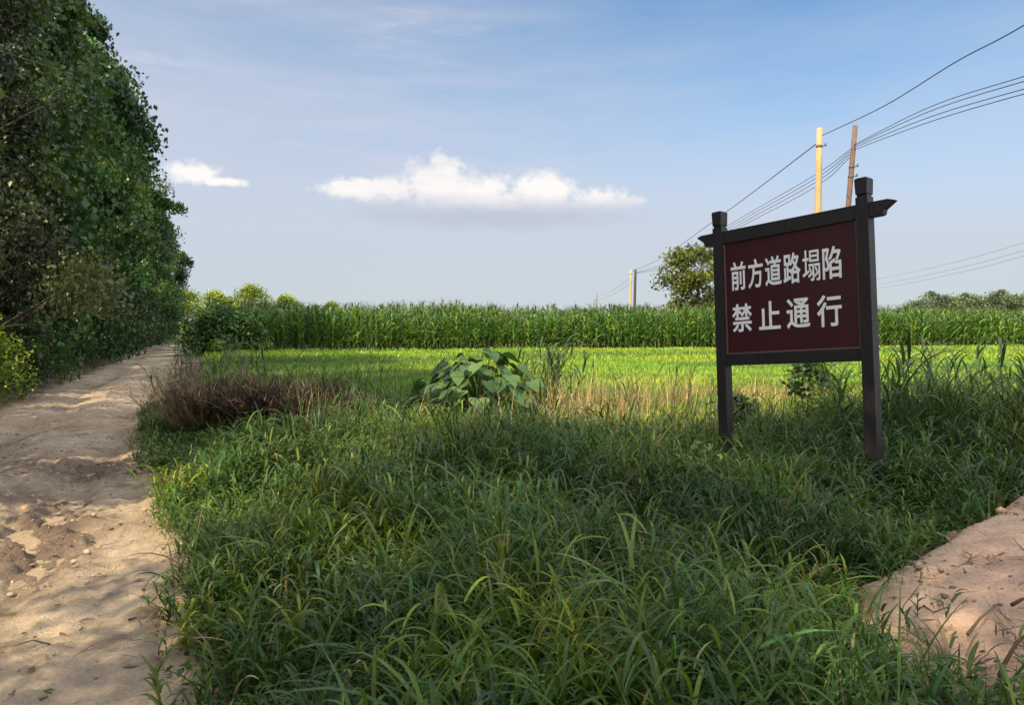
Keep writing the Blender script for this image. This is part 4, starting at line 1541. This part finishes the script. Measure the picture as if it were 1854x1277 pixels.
# sticks and dead blades on the mound, dead leaf in the grass
def stick(label, pts, r, col, name='dry_stick', cat='stick', group=None):
    A = Acc()
    P = np.array(pts)
    o = P[0].copy()
    add_tube(A, P - o, np.linspace(r, r * 0.5, len(P)), 6, col)
    tag(obj(name, A.mesh(name, M_DRY, True), None, tuple(o)), label, cat, group)


def on_ground(px, py, dz=0.012):
    v = pix_dir(px, py)
    Y = 1.0
    for _ in range(400):
        x = v.x / v.y * Y
        z = CAMH + v.z / v.y * Y
        if z <= gz(x, Y) + dz:
            break
        Y += 0.01
    return np.array([x, Y, gz(x, Y) + dz])


stick('forked dry stalk lying across the pale dirt mound', [on_ground(1752, 1152), on_ground(1775, 1125) + [0, 0, .01], on_ground(1805, 1098)], 0.008, (0.16, 0.11, 0.07))
stick('thin dark twig lying on the upper dirt mound', [on_ground(1672, 1098), on_ground(1690, 1112), on_ground(1718, 1100)], 0.005, (0.10, 0.07, 0.05))
stick('short dark root poking from the mound by the right edge', [on_ground(1832, 1098), on_ground(1850, 1088), on_ground(1866, 1082)], 0.009, (0.09, 0.05, 0.045))
stick('thick dark dead stalk slanting through the bottom right corner', [on_ground(1800, 1265), on_ground(1815, 1225) + [0, 0, .03], on_ground(1840, 1190) + [0, 0, .05], on_ground(1870, 1165) + [0, 0, .05]], 0.011, (0.07, 0.05, 0.032))
stick('pale dead stalk lying under the dark one in the bottom right corner', [on_ground(1745, 1285), on_ground(1795, 1262), on_ground(1865, 1240)], 0.009, (0.24, 0.18, 0.11))
stick('dark twig lying alone on the dirt track', [on_ground(90, 1168), on_ground(60, 1160), on_ground(22, 1172)], 0.004, (0.07, 0.05, 0.04))
stick('short dark twig near the grass edge of the track', [on_ground(232, 1125), on_ground(248, 1120)], 0.006, (0.05, 0.038, 0.03))

# tuft of dead blades at the foot of the mound
A = Acc()
c = on_ground(1735, 1225, 0)
n = 34
az = rng.uniform(0, 6.28, n)
V, F, per = blades(np.stack([0.05 * np.cos(az), 0.05 * np.sin(az), np.zeros(n)], -1), rng.uniform(0.12, 0.32, n), 0.008, az, rng.uniform(0.2, 0.9, n), rng.uniform(0.4, 1.4, n), 6, 'grass', .2)
A.add(V, F, tints(n, per, [(0.20, 0.15, 0.09), (0.12, 0.09, 0.055), (0.09, 0.10, 0.04)], 0.25))
tag(obj('withered_tuft', A.mesh('withered_tuft', M_DRY), None, tuple(c)), 'withered brown grass tuft on the lower edge of the dirt mound', 'grass tuft')

A = Acc()
p = at(1055, 1090, 3.9)
nb = 5
V, F, per = blades(np.array([(RND.uniform(-.03, .03), RND.uniform(-.03, .03), 0) for _ in range(nb)]), rng.uniform(0.12, 0.2, nb), 0.028, rng.uniform(-.5, .5, nb) + np.array([0, 3.1, 0.2, 3.3, 1.0]), rng.uniform(1.1, 1.5, nb), 0.4, 5, 'corn', .3)
A.add(V, F, tints(nb, per, [(0.13, 0.065, 0.04), (0.20, 0.11, 0.07)], 0.2))
tag(obj('dead_leaf', A.mesh('dead_leaf', M_DRY), None, tuple(p)), 'curled rusty brown dead leaf caught in the foreground grass', 'dead leaf')
